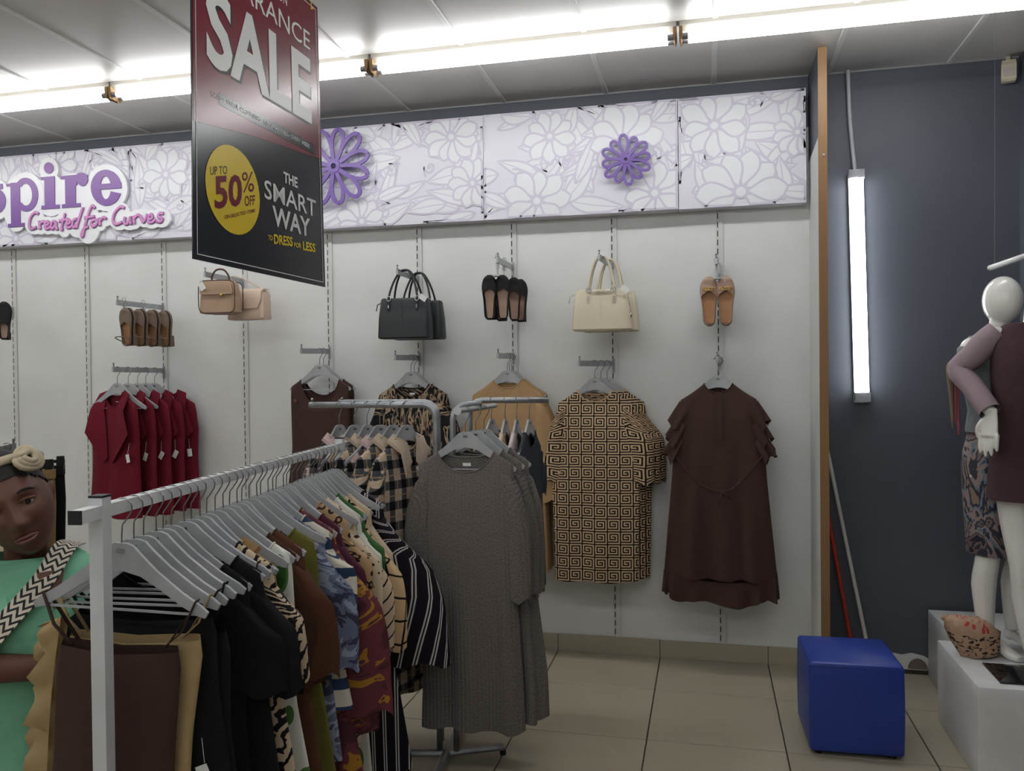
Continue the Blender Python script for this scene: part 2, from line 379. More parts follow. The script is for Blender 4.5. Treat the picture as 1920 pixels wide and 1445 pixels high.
# ------------------------------------------------------------------ fascia panels with floral print
rnd = random.Random(4)
M_fbase = mat('fascia_lavender_tint', C(216,214,224), .35)
M_fwhite = mat('fascia_print_white', C(222,223,228), .35)
M_fline = mat('fascia_print_line', C(200,195,211), .35)
M_purple = mat('purple_acrylic', C(112,82,160), .35)
FZ0, FZ1, FY = 2.566, 3.186, -.095
FLORA = {0: [('d', -1.55, 3.075, .17), ('d', -1.42, 2.79, .15), ('d', -2.13, 2.60, .17), ('d', -2.45, 3.02, .15)],
         1: [('d', -1.03, 2.66, .20), ('d', -.35, 2.665, .19), ('d', -.95, 3.03, .16), ('d', -.52, 2.97, .22)],
         2: [('d', .12, 2.645, .24), ('d', -.02, 3.02, .20), ('d', .42, 2.95, .14)],
         3: [('d', -2.95, 2.68, .18), ('d', -3.5, 2.98, .17), ('d', -2.7, 3.05, .16)],
         4: [('d', -4.34, 3.10, .17), ('d', -4.68, 2.62, .16), ('d', -3.95, 2.70, .16)],
         5: [('d', -5.3, 2.8, .2), ('d', -5.8, 3.0, .2)]}
BND = [(-2.56, -1.352), (-1.350, -.219), (-.217, .465), (-3.77, -2.562), (-4.98, -3.772), (-6.9, -4.982)]
FNAME = ['fascia panel with white daisies beside the larger purple flower', 'fascia panel behind the smaller purple flower', 'narrow fascia panel beside the wooden partition edge', 'fascia panel half hidden behind the sale sign', 'fascia panel behind the purple lettering', 'fascia panel beyond the left edge of the photo']
for pi, (xa, xb) in enumerate(BND):
    t = thing('fascia_panel', FNAME[pi], 'sign panel', (xa, 0, FZ0), 0, 'floral fascia panels above the clothes')
    dy = {1: -.004}.get(pi, 0)
    MB().b2((0, FY+dy, 0), (xb-xa-.001, -.001, FZ1-FZ0)).build('board', M_fbase, t)
    fills = MB(); lines = MB(); yy = [FY+dy-.0006]
    def cl(p): return (min(max(p[0]-xa, .008), xb-xa-.009), min(max(p[1]-FZ0, .008), FZ1-FZ0-.008))
    def shape(pts, closed=True, w=.0062):
        q = [cl(p) for p in pts]
        ins = sum(1 for p, o in zip(q, pts) if abs(p[0]+xa-o[0])+abs(p[1]+FZ0-o[1]) < .002)
        if ins < len(q)*.25: return
        yy[0] -= .00004
        if closed:
            c = (sum(p[0] for p in q)/len(q), sum(p[1] for p in q)/len(q)); n = len(q)
            fills.add([(c[0], yy[0], c[1])]+[(p[0], yy[0], p[1]) for p in q], [(0, i+1, (i+1) % n+1) for i in range(n)])
        lines.ribbon(q+([q[0]] if closed else []), w, yy[0]-.00002)
    def leaf(x, z, a, L, wd, vein=True):
        pts = []; cx, cz = math.cos(a), math.sin(a)
        for i in range(25):
            s = i/24; side = 1 if i <= 12 else -1; u = (s*2 if i <= 12 else 2-s*2); h = wd*math.sin(PI*u**.8)*side; bend = .25*L*u*u*.5
            pts.append((x+cx*u*L-cz*(h+bend), z+cz*u*L+cx*(h+bend)))
        shape(pts, True)
        if vein: lines.ribbon([cl((x+cx*u*L-cz*.125*L*u*u, z+cz*u*L+cx*.125*L*u*u)) for u in (0, .25, .5, .75, .9)], .003, yy[0]-.00003)
    def swirl(x, z, a, r, sg):
        pts = []
        for i in range(30):
            th = i/29*4.4*PI/2; rr = r*(1-i/29*.82)
            pts.append((x+rr*math.cos(a+sg*th), z+rr*math.sin(a+sg*th)))
        tail = [(pts[0][0]-sg*math.cos(a+PI/2)*-r*1.6*k-math.cos(a)*r*.5*k*k, pts[0][1]-sg*math.sin(a+PI/2)*-r*1.6*k-math.sin(a)*r*.5*k*k) for k in (1, .6, .3)]
        shape(tail+pts, False, .0055)
        e = cl(pts[-1]); lines.add([(e[0]+.011*math.cos(k*PI/5), yy[0]-.00003, e[1]+.011*math.sin(k*PI/5)) for k in range(10)], [tuple(range(10))])
    def daisy(x, z, r):
        n = rnd.choice((9, 10, 11)); a0 = rnd.random()
        for k in range(n):
            a = a0+2*PI*k/n; rr = r*rnd.uniform(.85, 1.05); pts = []
            for i in range(20):
                u = i/10 if i <= 10 else 2-i/10; sd = 1 if i <= 10 else -1; h = sd*rr*.26*math.sin(PI*min(u, 1)**1.35*.97)**.8 if u > 0 else 0
                pts.append((x+math.cos(a)*(.12*rr+u*.88*rr)-math.sin(a)*h, z+math.sin(a)*(.12*rr+u*.88*rr)+math.cos(a)*h))
            shape(pts, True)
        shape([(x+r*.14*math.cos(k*PI/8), z+r*.14*math.sin(k*PI/8)) for k in range(16)], True, .007)
    n = int((xb-xa)*60)
    for k in range(n):
        leaf(rnd.uniform(xa, xb), rnd.uniform(FZ0, FZ1), rnd.uniform(-.4, PI+.4), rnd.uniform(.2, .36), rnd.uniform(.03, .055))
    for k in range(int((xb-xa)*9)):
        swirl(rnd.uniform(xa, xb), rnd.uniform(FZ0+.05, FZ1-.05), rnd.uniform(0, 6), rnd.uniform(.035, .06), rnd.choice((-1, 1)))
    for d in FLORA[pi]: daisy(*d[1:])
    if fills.v: tag(fills.build('print_ground', M_fwhite, t, fixn=False), kind='stuff')
    if lines.v: tag(lines.build('print_lines', M_fline, t, fixn=False), kind='stuff')

def cut_flower(label, x, z, r, n, a0):
    t = thing('flower_cutout', label, 'flower decoration', (x, FY-.004, z), 0, 'purple flower cut-outs on the fascia')
    for k in range(n):
        a = a0+2*PI*k/n; rr = r*(1 if k % 2 else .93); pts = []
        for i in range(25):
            u = 2*PI*i/24; lx = .57*rr+.43*rr*math.cos(u); lz = .155*rr*math.sin(u)*(1.0+.35*math.cos(u))
            pts.append((math.cos(a)*lx-math.sin(a)*lz, math.sin(a)*lx+math.cos(a)*lz))
        MB().ribbon(pts, .043*r+.0012, -.045-.0007*k, thick=.012).build('petal', M_purple, t)
    m_ = MB(); m_.ribbon([(.12*r*math.cos(k*PI/10), .12*r*math.sin(k*PI/10)) for k in range(21)], .05*r, -.055, thick=.022); m_.build('centre_ring', M_purple, t)
    for k in range(3): MB().tube([(.3*r*math.cos(2.1*k), 0, .3*r*math.sin(2.1*k)), (.3*r*math.cos(2.1*k), -.032, .3*r*math.sin(2.1*k))], .004, 6).build('standoff', M_steel, t)
cut_flower('larger purple cut-out flower beside the sale sign', -2.289, 2.937, .245, 11, .28)
cut_flower('smaller purple cut-out flower on the fascia', -.506, 2.853, .142, 12, .12)

# ------------------------------------------------------------------ raised lettering on the fascia
def LX(x, y): return (-4.771+.000886*x, 2.993-.000056*x-.000757*(y-500))
t = thing('raised_logo', 'raised white sign with purple serif letters and pink script', 'sign', (0, FY, 0))
M_logo = mat('logo_white_acrylic', C(232,232,236), .3); M_pink = mat('logo_pink', C(206,138,192), .4); M_plum = mat('logo_plum_outline', C(140,84,150), .4)
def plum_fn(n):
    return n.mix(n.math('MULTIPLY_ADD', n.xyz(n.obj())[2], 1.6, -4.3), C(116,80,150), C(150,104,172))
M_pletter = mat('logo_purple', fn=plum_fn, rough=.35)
def ringpoly(cx, cy, rx, ry, a0, a1, n=22): return [(cx+rx*math.cos(a0+(a1-a0)*i/n), cy+ry*math.sin(a0+(a1-a0)*i/n)) for i in range(n+1)]
LAY = [0]
def nxt(): LAY[0] = (LAY[0]+1) % 40; return LAY[0]*.00006
def poly(mb, pts, y0=-.0325, y1=-.028): mb.prism([LX(*p) for p in pts], y0-nxt(), y1)
def ring(mb, cx, cy, ro, ri, a0=0, a1=2*PI, n=24, cxi=None, y0=-.0325, y1=-.028):
    o_ = ringpoly(cx, cy, ro[0], ro[1], a0, a1, n); i_ = ringpoly(cxi or cx, cy, ri[0], ri[1], a0, a1, n)
    e_ = nxt()
    for k in range(n): mb.prism([LX(*o_[k]), LX(*o_[k+1]), LX(*i_[k+1]), LX(*i_[k])], y0-e_, y1)
def sh(x, y): return (x, y-.075*(x))          # rise of the baseline
def rect(mb, x0, x1, y0, y1): poly(mb, [sh(x0, y0), sh(x1, y0), sh(x1, y1), sh(x0, y1)])
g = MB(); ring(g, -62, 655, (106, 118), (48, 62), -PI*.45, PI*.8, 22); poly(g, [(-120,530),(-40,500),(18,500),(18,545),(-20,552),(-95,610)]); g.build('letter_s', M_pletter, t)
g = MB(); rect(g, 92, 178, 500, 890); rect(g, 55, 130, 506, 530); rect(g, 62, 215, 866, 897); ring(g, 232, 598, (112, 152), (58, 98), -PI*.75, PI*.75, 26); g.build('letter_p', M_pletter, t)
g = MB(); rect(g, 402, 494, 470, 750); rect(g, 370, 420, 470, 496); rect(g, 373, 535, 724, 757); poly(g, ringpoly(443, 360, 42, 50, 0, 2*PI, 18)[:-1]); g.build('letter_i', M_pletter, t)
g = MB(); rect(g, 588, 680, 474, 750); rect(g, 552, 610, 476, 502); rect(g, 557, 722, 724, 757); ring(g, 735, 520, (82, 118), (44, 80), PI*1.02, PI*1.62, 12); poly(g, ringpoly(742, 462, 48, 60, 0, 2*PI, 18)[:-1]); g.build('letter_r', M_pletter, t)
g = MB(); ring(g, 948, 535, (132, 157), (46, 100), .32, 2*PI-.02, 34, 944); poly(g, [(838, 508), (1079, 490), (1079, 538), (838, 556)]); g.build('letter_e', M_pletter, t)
strokes = [[(345,770),(315,757),(275,800),(260,870),(278,905),(325,888)], [(350,835),(360,905)], [(357,860),(385,838),(402,848)], [(405,878),(435,862),(430,838),(410,848),(405,888),(425,902),(455,882)],
 [(500,842),(475,838),(460,872),(470,900),(495,872),(505,842),(505,895),(520,898)], [(583,765),(552,890),(565,908)], [(532,832),(612,815)], [(600,862),(627,847),(620,822),(602,832),(597,877),(620,890),(648,870)],
 [(690,812),(662,822),(650,862),(666,885),(692,850),(745,708),(692,862),(692,890)], [(850,712),(825,697),(792,762),(752,900),(738,962),(728,950),(746,902),(790,878)], [(758,802),(845,788)], [(832,817),(815,847),(832,875),(862,855),(860,822),(832,817)],
 [(885,802),(892,865)], [(890,828),(920,797),(947,807)], [(1105,712),(1072,702),(1022,752),(1005,820),(1030,855),(1080,835)], [(1108,792),(1102,838),(1125,850),(1150,805),(1153,785),(1152,838),(1168,843)], [(1180,782),(1190,845)], [(1187,803),(1215,772),(1237,782)],
 [(1242,782),(1266,833),(1297,765)], [(1305,812),(1340,797),(1335,767),(1312,782),(1310,825),(1335,835),(1367,810)], [(1435,757),(1402,757),(1395,785),(1425,803),(1410,828),(1375,823)]]
back = MB(); out = MB(); pink = MB()
for s_ in strokes:
    q = [LX(*p) for p in c2(s_, 5)]
    def ext(q, e):
        a, b = Vector(q[0]), Vector(q[1]); c, d = Vector(q[-1]), Vector(q[-2]); return [tuple(a+(a-b).normalized()*e)]+q+[tuple(c+(c-d).normalized()*e)]
    out.tube([(x, -.034, z) for x, z in ext(q, .003)], .0112, 8, ry=.0025, up=(0,1,0)); pink.tube([(x, -.037, z) for x, z in ext(q, .001)], .0078, 8, ry=.0025, up=(0,1,0))
    cx_ = sum(p[0] for p in s_)/len(s_); cy_ = sum(p[1] for p in s_)/len(s_); hx_ = max(p[0] for p in s_)-min(p[0] for p in s_); hy_ = max(p[1] for p in s_)-min(p[1] for p in s_)
    back.prism([LX(*p) for p in ringpoly(cx_, cy_, hx_*.5+52, hy_*.5+48, 0, 2*PI, 24)[:-1]], -.0262-nxt(), -.006)
for cx, cy, rx, ry in ((230,600,165,205), (130,690,120,240), (440,370,85,105), (450,600,140,190), (655,590,150,185), (948,535,178,205), (-60,640,150,190), (560,660,450,100)):
    back.prism([LX(*p) for p in ringpoly(cx, cy, rx, ry, 0, 2*PI, 28)[:-1]], -.0262-nxt(), -.006)
back.build('backing', M_logo, t); out.build('script_outline', M_plum, t); pink.build('script_lettering', M_pink, t)

# ------------------------------------------------------------------ hanging sale board
BL_, BR_, TL_, TR_ = Vector((-1.226,-3.149,1.921)), Vector((-1.183,-2.557,1.914)), Vector((-1.2435,-3.1116,2.7799)), Vector((-1.202,-2.546,2.755))
def brd(a, b, off=0):
    s, u = a/.594, b/.841; p = BL_.lerp(BR_, s).lerp(TL_.lerp(TR_, s), u)
    nn = (BR_-BL_).cross(TL_-BL_).normalized(); return p+nn*off
t = thing('sale_board', 'hanging clearance sale board in dark red and black', 'sign', (0,0,0))
NRM = (BR_-BL_).cross(TL_-BL_).normalized()
def flat(name, polys, m, off, par=t):
    mb = MB()
    for v, f in polys: mb.add([brd(x, y, off) for x, y in v], f)
    return mb.build(name, m, par, fixn=False)
# which side faces the camera
SGN = 1 if NRM.dot(Vector((-.07,-4.84,1.64))-BL_) > 0 else -1
def rectp(x0, y0, x1, y1, n=6):
    v = []; f = []
    for i in range(n+1): v += [(x0+(x1-x0)*i/n, y0), (x0+(x1-x0)*i/n, y1)]
    return v, [(2*i, 2*i+2, 2*i+3, 2*i+1) for i in range(n)]
mb = MB(); mb.loft([[brd(x, y, o) for x, y in ((0,0),(.594,0),(.594,.841),(0,.841))] for o in (-.003*SGN, 0)]); 
M_sb = mat('sale_black_print', spec=.8, col=C(30,32,38), rough=.2); M_sr = mat('sale_red_print', spec=.8, col=C(122,30,48), rough=.2); M_sw = mat('sale_white_print', C(226,226,222), .3); M_sy = mat('sale_yellow_print', C(226,196,16), .3)
M_sgr = mat('sale_grey_shadow', C(34,30,34), .3)
mb.build('board', M_sb, t)
o1 = .0006*SGN
flat('red_field', [([(.004,.317),(.254,.352),(.59,.383),(.59,.837),(.004,.837)], [(0,1,2,3,4)])], M_sr, o1)
b_ = .0022
flat('border_line', [rectp(.013,.012,.581,.012+b_), rectp(.013,.829-b_,.581,.829), rectp(.013,.012,.013+b_,.829,1), rectp(.581-b_,.012,.581,.829,1)], M_sw, 2*o1)
flat('slogan_strip', [rectp(.10,.386,.554,.416)], M_sb, 2*o1)
def put(name, s, x0, x1, y0, cap, m, off, bold=0, rise=0, spacing=1):
    v, f = textmesh(s, 1, bold, 1, spacing)
    mx = max(p[0] for p in v); mn = min(p[0] for p in v); hy = max(p[1] for p in v); ly = min(p[1] for p in v)
    k = (x1-x0)/(mx-mn)
    w = [(x0+(p[0]-mn)*k, y0+(p[1]-ly)/(hy-ly)*cap+((p[0]-mn)*k)*rise) for p in v]
    return flat(name, [(w, f)], m, off)
put('sale_lettering_shadow', 'SALE', .058, .546, .464, .197, M_sgr, 2*o1, .035)
put('sale_lettering', 'SALE', .052, .540, .470, .195, M_sw, 3*o1, .03)
put('clearance_lettering', 'CLEARANCE', .050, .541, .690, .052, M_sw, 2*o1, 0)
put('small_heading_lettering', 'ON', .373, .419, .766, .030, M_sw, 2*o1, 0)
put('slogan_lettering', 'GREAT VALUE CLOTHING \u2022 NEW ARRIVALS \u2022 EVERY WEEK', .07, .524, .397, .0115, M_sw, 3*o1, 0)
flat('yellow_disc', [([(.155+.1105*math.cos(k*PI/20), .191+.1085*math.sin(k*PI/20)) for k in range(40)], [tuple(range(40))])], M_sy, 2*o1)
put('offer_up_to', 'UP TO', .062, .128, .206, .020, M_sb, 3*o1, 0, .28)
put('offer_fifty', '50', .078, .188, .128, .080, M_sr, 3*o1, .03, .28)
put('offer_percent', '%', .188, .240, .192, .052, M_sr, 3*o1, .0, .28)
put('offer_off', 'OFF', .198, .243, .160, .026, M_sr, 3*o1, .01, .28)
put('offer_items', 'ON SELECTED ITEMS', .115, .243, .112, .009, M_sr, 3*o1, .01, .33)
put('line_the', 'THE', .380, .453, .264, .030, M_sw, 2*o1, .03)
put('line_smart', 'SMART', .287, .550, .200, .050, M_sw, 2*o1, .009)
put('line_way', 'WAY', .323, .515, .135, .054, M_sw, 2*o1, .022)
put('line_to', 'TO', .300, .322, .092, .014, M_sy, 2*o1, .02, .08)
put('line_dress', 'DRESS', .327, .419, .086, .027, M_sy, 2*o1, .03, .08)
put('line_for', 'FOR', .427, .464, .093, .014, M_sy, 2*o1, .02, .08)
put('line_less', 'LESS', .472, .541, .092, .026, M_sy, 2*o1, .03, .05)
for a in (.05, .555):
    q = brd(a, .82, .001*SGN)
    MB().tube([q, (q.x, q.y, CEIL)], .0012, 5).tube([brd(a, .82, -.006*SGN), brd(a, .82, .006*SGN)], .003, 6).build('cord', mat('yellow_twine', C(200,180,70), .8), t)

# ------------------------------------------------------------------ plinths, pouffe, poles
def rbox(name, m, par, hx, hy, z0, z1, r=.01, bulge=0, n=6):
    rows = []
    for z, k in ((z0, r), (z0+r*.3, r*.3), (z0+r, 0)) + tuple((z0+r+(z1-z0-2*r)*i/n, 0) for i in range(1, n)) + ((z1-r, 0), (z1-r*.3, r*.3), (z1, r)):
        b = bulge*math.sin(PI*(z-z0)/(z1-z0)); row = []
        for cx, cy, a0 in ((1,1,0), (-1,1,1), (-1,-1,2), (1,-1,3)):
            for i in range(4):
                a = (a0+i/3)*PI/2; row.append((cx*(hx+b-r)+(r-k)*math.cos(a), cy*(hy+b-r)+(r-k)*math.sin(a), z))
        rows.append(row)
    return MB().loft(rows).build(name, m, par, smooth='auto')
t = thing('cube_pouffe', 'royal blue leatherette cube seat on the tiled floor', 'pouffe', (.532, -.93, 0), .03)
def blue_fn(n):
    o = n.obj(); return {'col': n.mix(n.noise(o, 7, 3), C(38,66,158), C(30,54,138)), 'bump': n.bump(n.math('ADD', n.noise(o, 11, 3), n.math('MULTIPLY', n.noise(o, 260, 2), .15)), .12, .01)}
rbox('cushion_body', mat('blue_leatherette', fn=blue_fn, rough=.42), t, .19, .192, .018, .402, .014, .003)
MB().b2((-.195,-.197,.386), (.195,-.1955,.389)).build('top_seam', mat('blue_leatherette'), t)
for sx in (-1, 1):
    for sy in (-1, 1): MB().tube([(sx*.15, sy*.15, 0), (sx*.15, sy*.15, .02)], .016, 10).build('foot', M_black, t, smooth='auto')
M_plinth = mat('plinth_white_laminate', fn=wear(C(226,227,228), C(208,208,206), 5, 90, .04), rough=.3)
t = thing('display_plinth', 'white display plinth carrying the paper bag and mannequins', 'plinth', (1.345, -.93, 0))
rbox('body', M_plinth, t, .372, .30, 0, .38, .004)
t = thing('display_plinth', 'lower white plinth against the charcoal wall behind the mannequins', 'plinth', (1.40, -.32, 0))
rbox('body', M_plinth, t, .325, .285, 0, .362, .004)
MB().b2((-.326,-.2,.0), (-.325,.2,.0)).build('edge_band', M_plinth, t)
t = thing('mirror_tile', 'glossy black tile lying on the white plinth', 'tile', (1.235, -1.06, .3805))
rbox('glass', mat('black_gloss_glass', C(24,24,28), .06), t, .165, .115, 0, .008, .002)
def pole(name, label, a, b, r, m, cap, gcol=None):
    t = thing(name, label, 'pole', (0,0,0)); a, b = Vector(a), Vector(b)
    MB().tube([a, b], r, 10).build('shaft', m, t, smooth='auto')
    MB().tube([b, b+(b-a).normalized()*.03], r*1.15, 10).build('end_cap', cap, t, smooth='auto')
    MB().tube([a-(b-a).normalized()*.0, a+(b-a).normalized()*.05], r*1.6, 10).build('foot', cap, t, smooth='auto')
pole('broom_handle', 'thin white pole leaning behind the wooden partition edge', (.79, -.09, .008), (.565, -.035, 1.24), .0105, mat('pole_white', C(214,210,200), .5), mat('pole_white'))
pole('broom_handle', 'orange-red pole leaning beside the white pole', (.705, -.10, .01), (.560, -.03, .93), .0115, mat('pole_red', fn=wear(C(186,62,40), C(160,50,34), 20, 50, .05), rough=.5), M_black)
# crumpled paper bag
t = thing('paper_bag', 'crumpled brown paper bag with red print on the white plinth', 'paper bag', (1.085, -.835, .38)); t.scale = (1.2, 1.15, 1.4)
def bag_fn(n):
    o = n.obj(); x, y, z = n.xyz(o)
    pr = n.math('MULTIPLY', n.math('GREATER_THAN', z, .085), n.math('LESS_THAN', n.math('ABSOLUTE', n.math('ADD', x, .02)), .045))
    blk = n.math('MULTIPLY', n.math('GREATER_THAN', n.noise(n.map(o, (60, 60, 130)), 1, 2), .56), n.math('LESS_THAN', z, .075))
    red = n.math('MULTIPLY', pr, n.math('GREATER_THAN', n.noise(n.map(o, (90, 90, 40)), 1, 1), .58))
    base = n.mix(n.noise(o, 30, 3), C(196,164,136), C(176,142,114))
    return {'col': n.mix(red, n.mix(blk, base, C(50,36,30)), C(190,60,60)), 'bump': n.bump(n.noise(o, 26, 4), .6, .02)}
rb = random.Random(2); rows = []
for i in range(9):
    u = i/8; z = .004+.115*math.sin(u*PI*.62); rad = [.06,.075,.082,.085,.08,.07,.056,.04,.02][i]; lean = -.05*u*u*1.6
    rows.append([(lean+rad*1.05*math.cos(2*PI*k/16)*(1+rb.uniform(-.1,.1))-.02*u, rad*.75*math.sin(2*PI*k/16)*(1+rb.uniform(-.12,.12)), z+rb.uniform(-.006,.006)) for k in range(16)])
MB().loft(rows).build('crumpled_sack', mat('kraft_paper_print', fn=bag_fn, rough=.75), t, smooth=True)
# hanging white rod
t = thing('hanging_rod', 'white rod hung on a nylon thread near the mannequins', 'rod', (0,0,0))
MB().tube([(1.07,-1.07,2.065), (1.26,-1.50,2.125)], .011, 10).ell((1.07,-1.07,2.065), (.0115,.0115,.0115), 10, 8).build('rod', mat('rod_white', C(226,226,226), .35), t, smooth=True)
MB().tube([(1.08,-1.09,2.07), (1.085,-1.09,CEIL)], .0006, 4).build('thread', mat('nylon', C(170,172,176), .3), t)
MB().tube([(1.25,-1.478,2.12), (1.25,-1.478,CEIL)], .0006, 4).build('thread', mat('nylon'), t)

# ------------------------------------------------------------------ hangers
HP = [(0,0),(.014,0),(.030,-.006),(.050,-.026),(.090,-.062),(.150,-.106),(.195,-.133),(.212,-.147),(.206,-.160),(.190,-.156),(.150,-.136),(.100,-.103),(.050,-.074),(0,-.062)]
def hz(x):
    x = abs(x); P = [(0,0),(.014,0),(.03,-.006),(.05,-.026),(.09,-.062),(.15,-.106),(.195,-.133),(.215,-.147),(.3,-.20)]
    for (a, za), (b, zb) in zip(P, P[1:]):
        if x <= b: return -.08+.004+za+(zb-za)*(x-a)/(b-a)
    return -.28
def make_hanger():
    t = thing('clothes_hanger', '', 'hanger')
    poly = [(x, z-.08) for x, z in HP]+[(-x, z-.08) for x, z in HP[-2:0:-1]]
    m_ = MB()
    rows = [[(x, -.0045, z) for x, z in poly], [(x, .0045, z) for x, z in poly]]
    m_.loft(rows, True, True); m_.build('shoulder_form', M_plas, t)
    MB().box((0, 0, -.233), (.392, .005, .005)).build('trouser_bar', M_plas, t)
    hk = [(0, 0, -.08), (0, 0, -.042), (.006, 0, -.032)]+[(.0225*math.sin(a), 0, -.0225*math.cos(a)+.0) for a in [PI*q/10 for q in range(3, 15)]]
    MB().tube(hk, .0019, 6, smooth=2).build('hook', M_chrome, t, smooth=True)
    MB().box((0, -.0052, -.098), (.018, .0015, .009)).build('size_clip_slot', M_chrome, t)
    return t
HANG = make_hanger(); HANG['label'] = ''; hang_used = [False]
def hanger(loc, rz, label, group, roll=0):
    o = hanger_(loc, rz, label, group); o.rotation_euler = (0, roll, rz); return o
def hanger_(loc, rz, label, group):
    if not hang_used[0]:
        hang_used[0] = True; HANG.location = loc; HANG.rotation_euler = (0,0,rz); tag(HANG, label, None, group); return HANG
    return dup(HANG, loc, rz, label, group)

# ------------------------------------------------------------------ garments
def sgp(v, e): return math.copysign(abs(v)**e, v)
def garment(name, label, cat, M, loc, rz=0, sw=.205, nw=.10, scoop=.07, back=.025, length=1.0, bust=.215, waist=None, hem=.25, d=.03, fold=.012, nf=4,
            sleeve=None, sl=.25, sr=(.075, .07), out=.03, seed=0, group=None, straps=0, top=-.32, lean=0, MS=None, split=0, tagpos=None, collar=0, label_tag=True, n=44, hemwave=.006, roll=0):
    t = thing(name, label, cat, loc, rz, group); t.rotation_euler = (0, roll, rz); R = random.Random(seed); ph = R.uniform(0, 6); ph2 = R.uniform(0, 6); MS = MS or M
    za = hz(sw)-.17; zh = -.08-length; K = 7; rows = []; uvs = []
    waist = waist or (bust*.96)
    def ring(side_x, zf, d_, tt, ey=.65):
        row = []; uv = []
        for j in range(n+1):
            a = PI-2*PI*j/n; ca, sa = math.cos(a), math.sin(a)
            x = side_x*sgp(ca, .8); z = zf(x, sa); y = -d_*sgp(sa, ey)
            fx = x/max(side_x, .01)
            y += fold*tt*(math.sin(nf*PI*fx*.5+ph+1.2*tt)+.5*math.sin(nf*1.7*PI*fx*.5+ph2-tt))*(1 if sa > 0 else .7)
            z += hemwave*tt**6*math.sin(nf*PI*fx*.5+ph)
            row.append((x+lean*tt, y, z)); uv.append((x if j <= n/2 else 2*side_x-x, z))
        rows.append(row[:-1]); uvs.append(uv)
    if not straps:
        for i in range(K+1):
            q = i/K
            if q <= .6: xx = nw+(sw-nw)*q/.6; zs = hz(xx)
            else: k = (q-.6)/.4; xx = sw+(bust-sw)*k; zs = hz(sw)+(za-hz(sw))*k
            zf0 = hz(nw)-scoop; zb0 = hz(nw)-back
            def zf(x, sa, q=q, zs=zs, zf0=zf0, zb0=zb0):
                c = (zf0 if sa > 0 else zb0); c = c+(za-c)*q; w = abs(sa)**(1.7-.6*q); return zs*(1-w)+min(c, zs if q < .6 else c)*w
            ring(xx, zf, .013+(d-.013)*min(1, q*1.4), 0, .34+.31*q)
        z0 = za
    else:
        ring(bust*.94, lambda x, sa: top+.012*abs(x)/bust-(.012 if sa > 0 else 0), d*.7, 0); z0 = top
    m = 17
    for i in range(1, m+1):
        q = i/m; z = z0+(zh-z0)*q
        hw = bust+(waist-bust)*min(1, q/.32) if q < .32 else waist+(hem-waist)*((q-.32)/.68)
        ring(hw, lambda x, sa, z=z: z, d*(1+.35*q), min(1, q*1.25))
    body = MB().loft(rows, False, False, True, uvs).build('body', M, t, smooth=True, fixn=False)
    if not straps and nw < .16:
        cp = [(p[0], p[1], p[2]) for p in rows[0]]; MB().tube(cp+[cp[0]], .0035, 5, caps=False).build('neckline_band', M, t, smooth=True)
    if straps:
        for s_ in (-1, 1):
            x0 = straps; x1 = bust*.72
            p = [(s_*x1, -d*.6, top+.005), (s_*(x0*.6+x1*.4), -d*.5, top*.6+hz(x0)*.4), (s_*x0, -.007, hz(x0)+.002), (s_*x0, .007, hz(x0)+.002), (s_*x1, d*.6, top+.005)]
            MB().tube(p, .0065, 6, ry=.0016, up=(1,0,0)).build('shoulder_strap', M, t, smooth=True)
    if sleeve:
        for s_ in (-1, 1):
            r2 = []; u2 = []; ns = 18; mm = 11; w1 = sr[1] if isinstance(sr, tuple) else sr; w0 = sr[0] if isinstance(sr, tuple) else sr
            phs = R.uniform(0, 6)
            for i in range(mm+1):
                q = i/mm; cx = sw-.022+out*math.sin(min(1, q*1.5)*PI/2)+R.uniform(-.002,.002); cz = hz(sw)-.045-q*sl; rx = (.035+(w0-.035)*min(1, q*4))*(1-q)+w1*q; ryy = (d*.7+.012)*(1-q*.25)
                tilt = (1-min(1, q*2.5))*.9
                row = []; uv = []
                for j in range(ns+1):
                    a = 2*PI*j/ns; lx = rx*math.cos(a); ly = ryy*math.sin(a)*(1+.25*math.sin(3*a+phs+3*q))
                    row.append((s_*(cx+lx), ly+.004*math.sin(5*q+phs), cz-lx*tilt*1.0+(.012*math.sin(4*a+phs)*q**5))); uv.append((.5+rx*j/ns*4, cz-sl*0))
                r2.append(row[:-1]); u2.append(uv)
            if sleeve == 'ruffle':
                pass
            MB().loft(r2, True, False, True, u2).build('sleeve', MS, t, smooth=True)
    if collar:
        for s_ in (-1, 1):
            p0 = hz(nw)
            if collar > .1:
                g_ = [[(s_*nw*.9, .014, p0+.014), (s_*.06, -d*1.1, p0-.10), (s_*.03, -d*1.3, p0-.22), (s_*.02, -d*1.3, p0-.40)],
                      [(s_*(nw+.06), -.004, p0-.01), (s_*(.175 if s_ > 0 else .15), -d*2.1, p0-.11), (s_*(.235 if s_ > 0 else .19), -d*2.5, p0-.25), (s_*.045, -d*1.7, p0-.43)],
                      [(s_*(nw+.06), .0, p0-.018), (s_*(.17 if s_ > 0 else .145), -d*1.9, p0-.115), (s_*(.225 if s_ > 0 else .18), -d*2.3, p0-.255), (s_*.045, -d*1.5, p0-.435)]]
                MB().loft([[g_[k][i] for k in range(3)] for i in range(4)], True, True).build('lapel', M, t, smooth='auto'); continue
            g_ = [[(s_*nw*.95, .012, p0+.012), (s_*nw*.4, -d*.9, p0-scoop*.45), (s_*.012, -d*1.25, p0-scoop-.05)],
                  [(s_*(nw+.045), .0, p0-.01), (s_*(nw*.9+.02), -d*1.5, p0-.06), (s_*(.06+collar*.2), -d*1.55, p0-scoop-.10-collar)],
                  [(s_*(nw+.05), .006, p0-.02), (s_*(nw*.9+.025), -d*1.35, p0-.07), (s_*(.065+collar*.2), -d*1.4, p0-scoop-.105-collar)]]
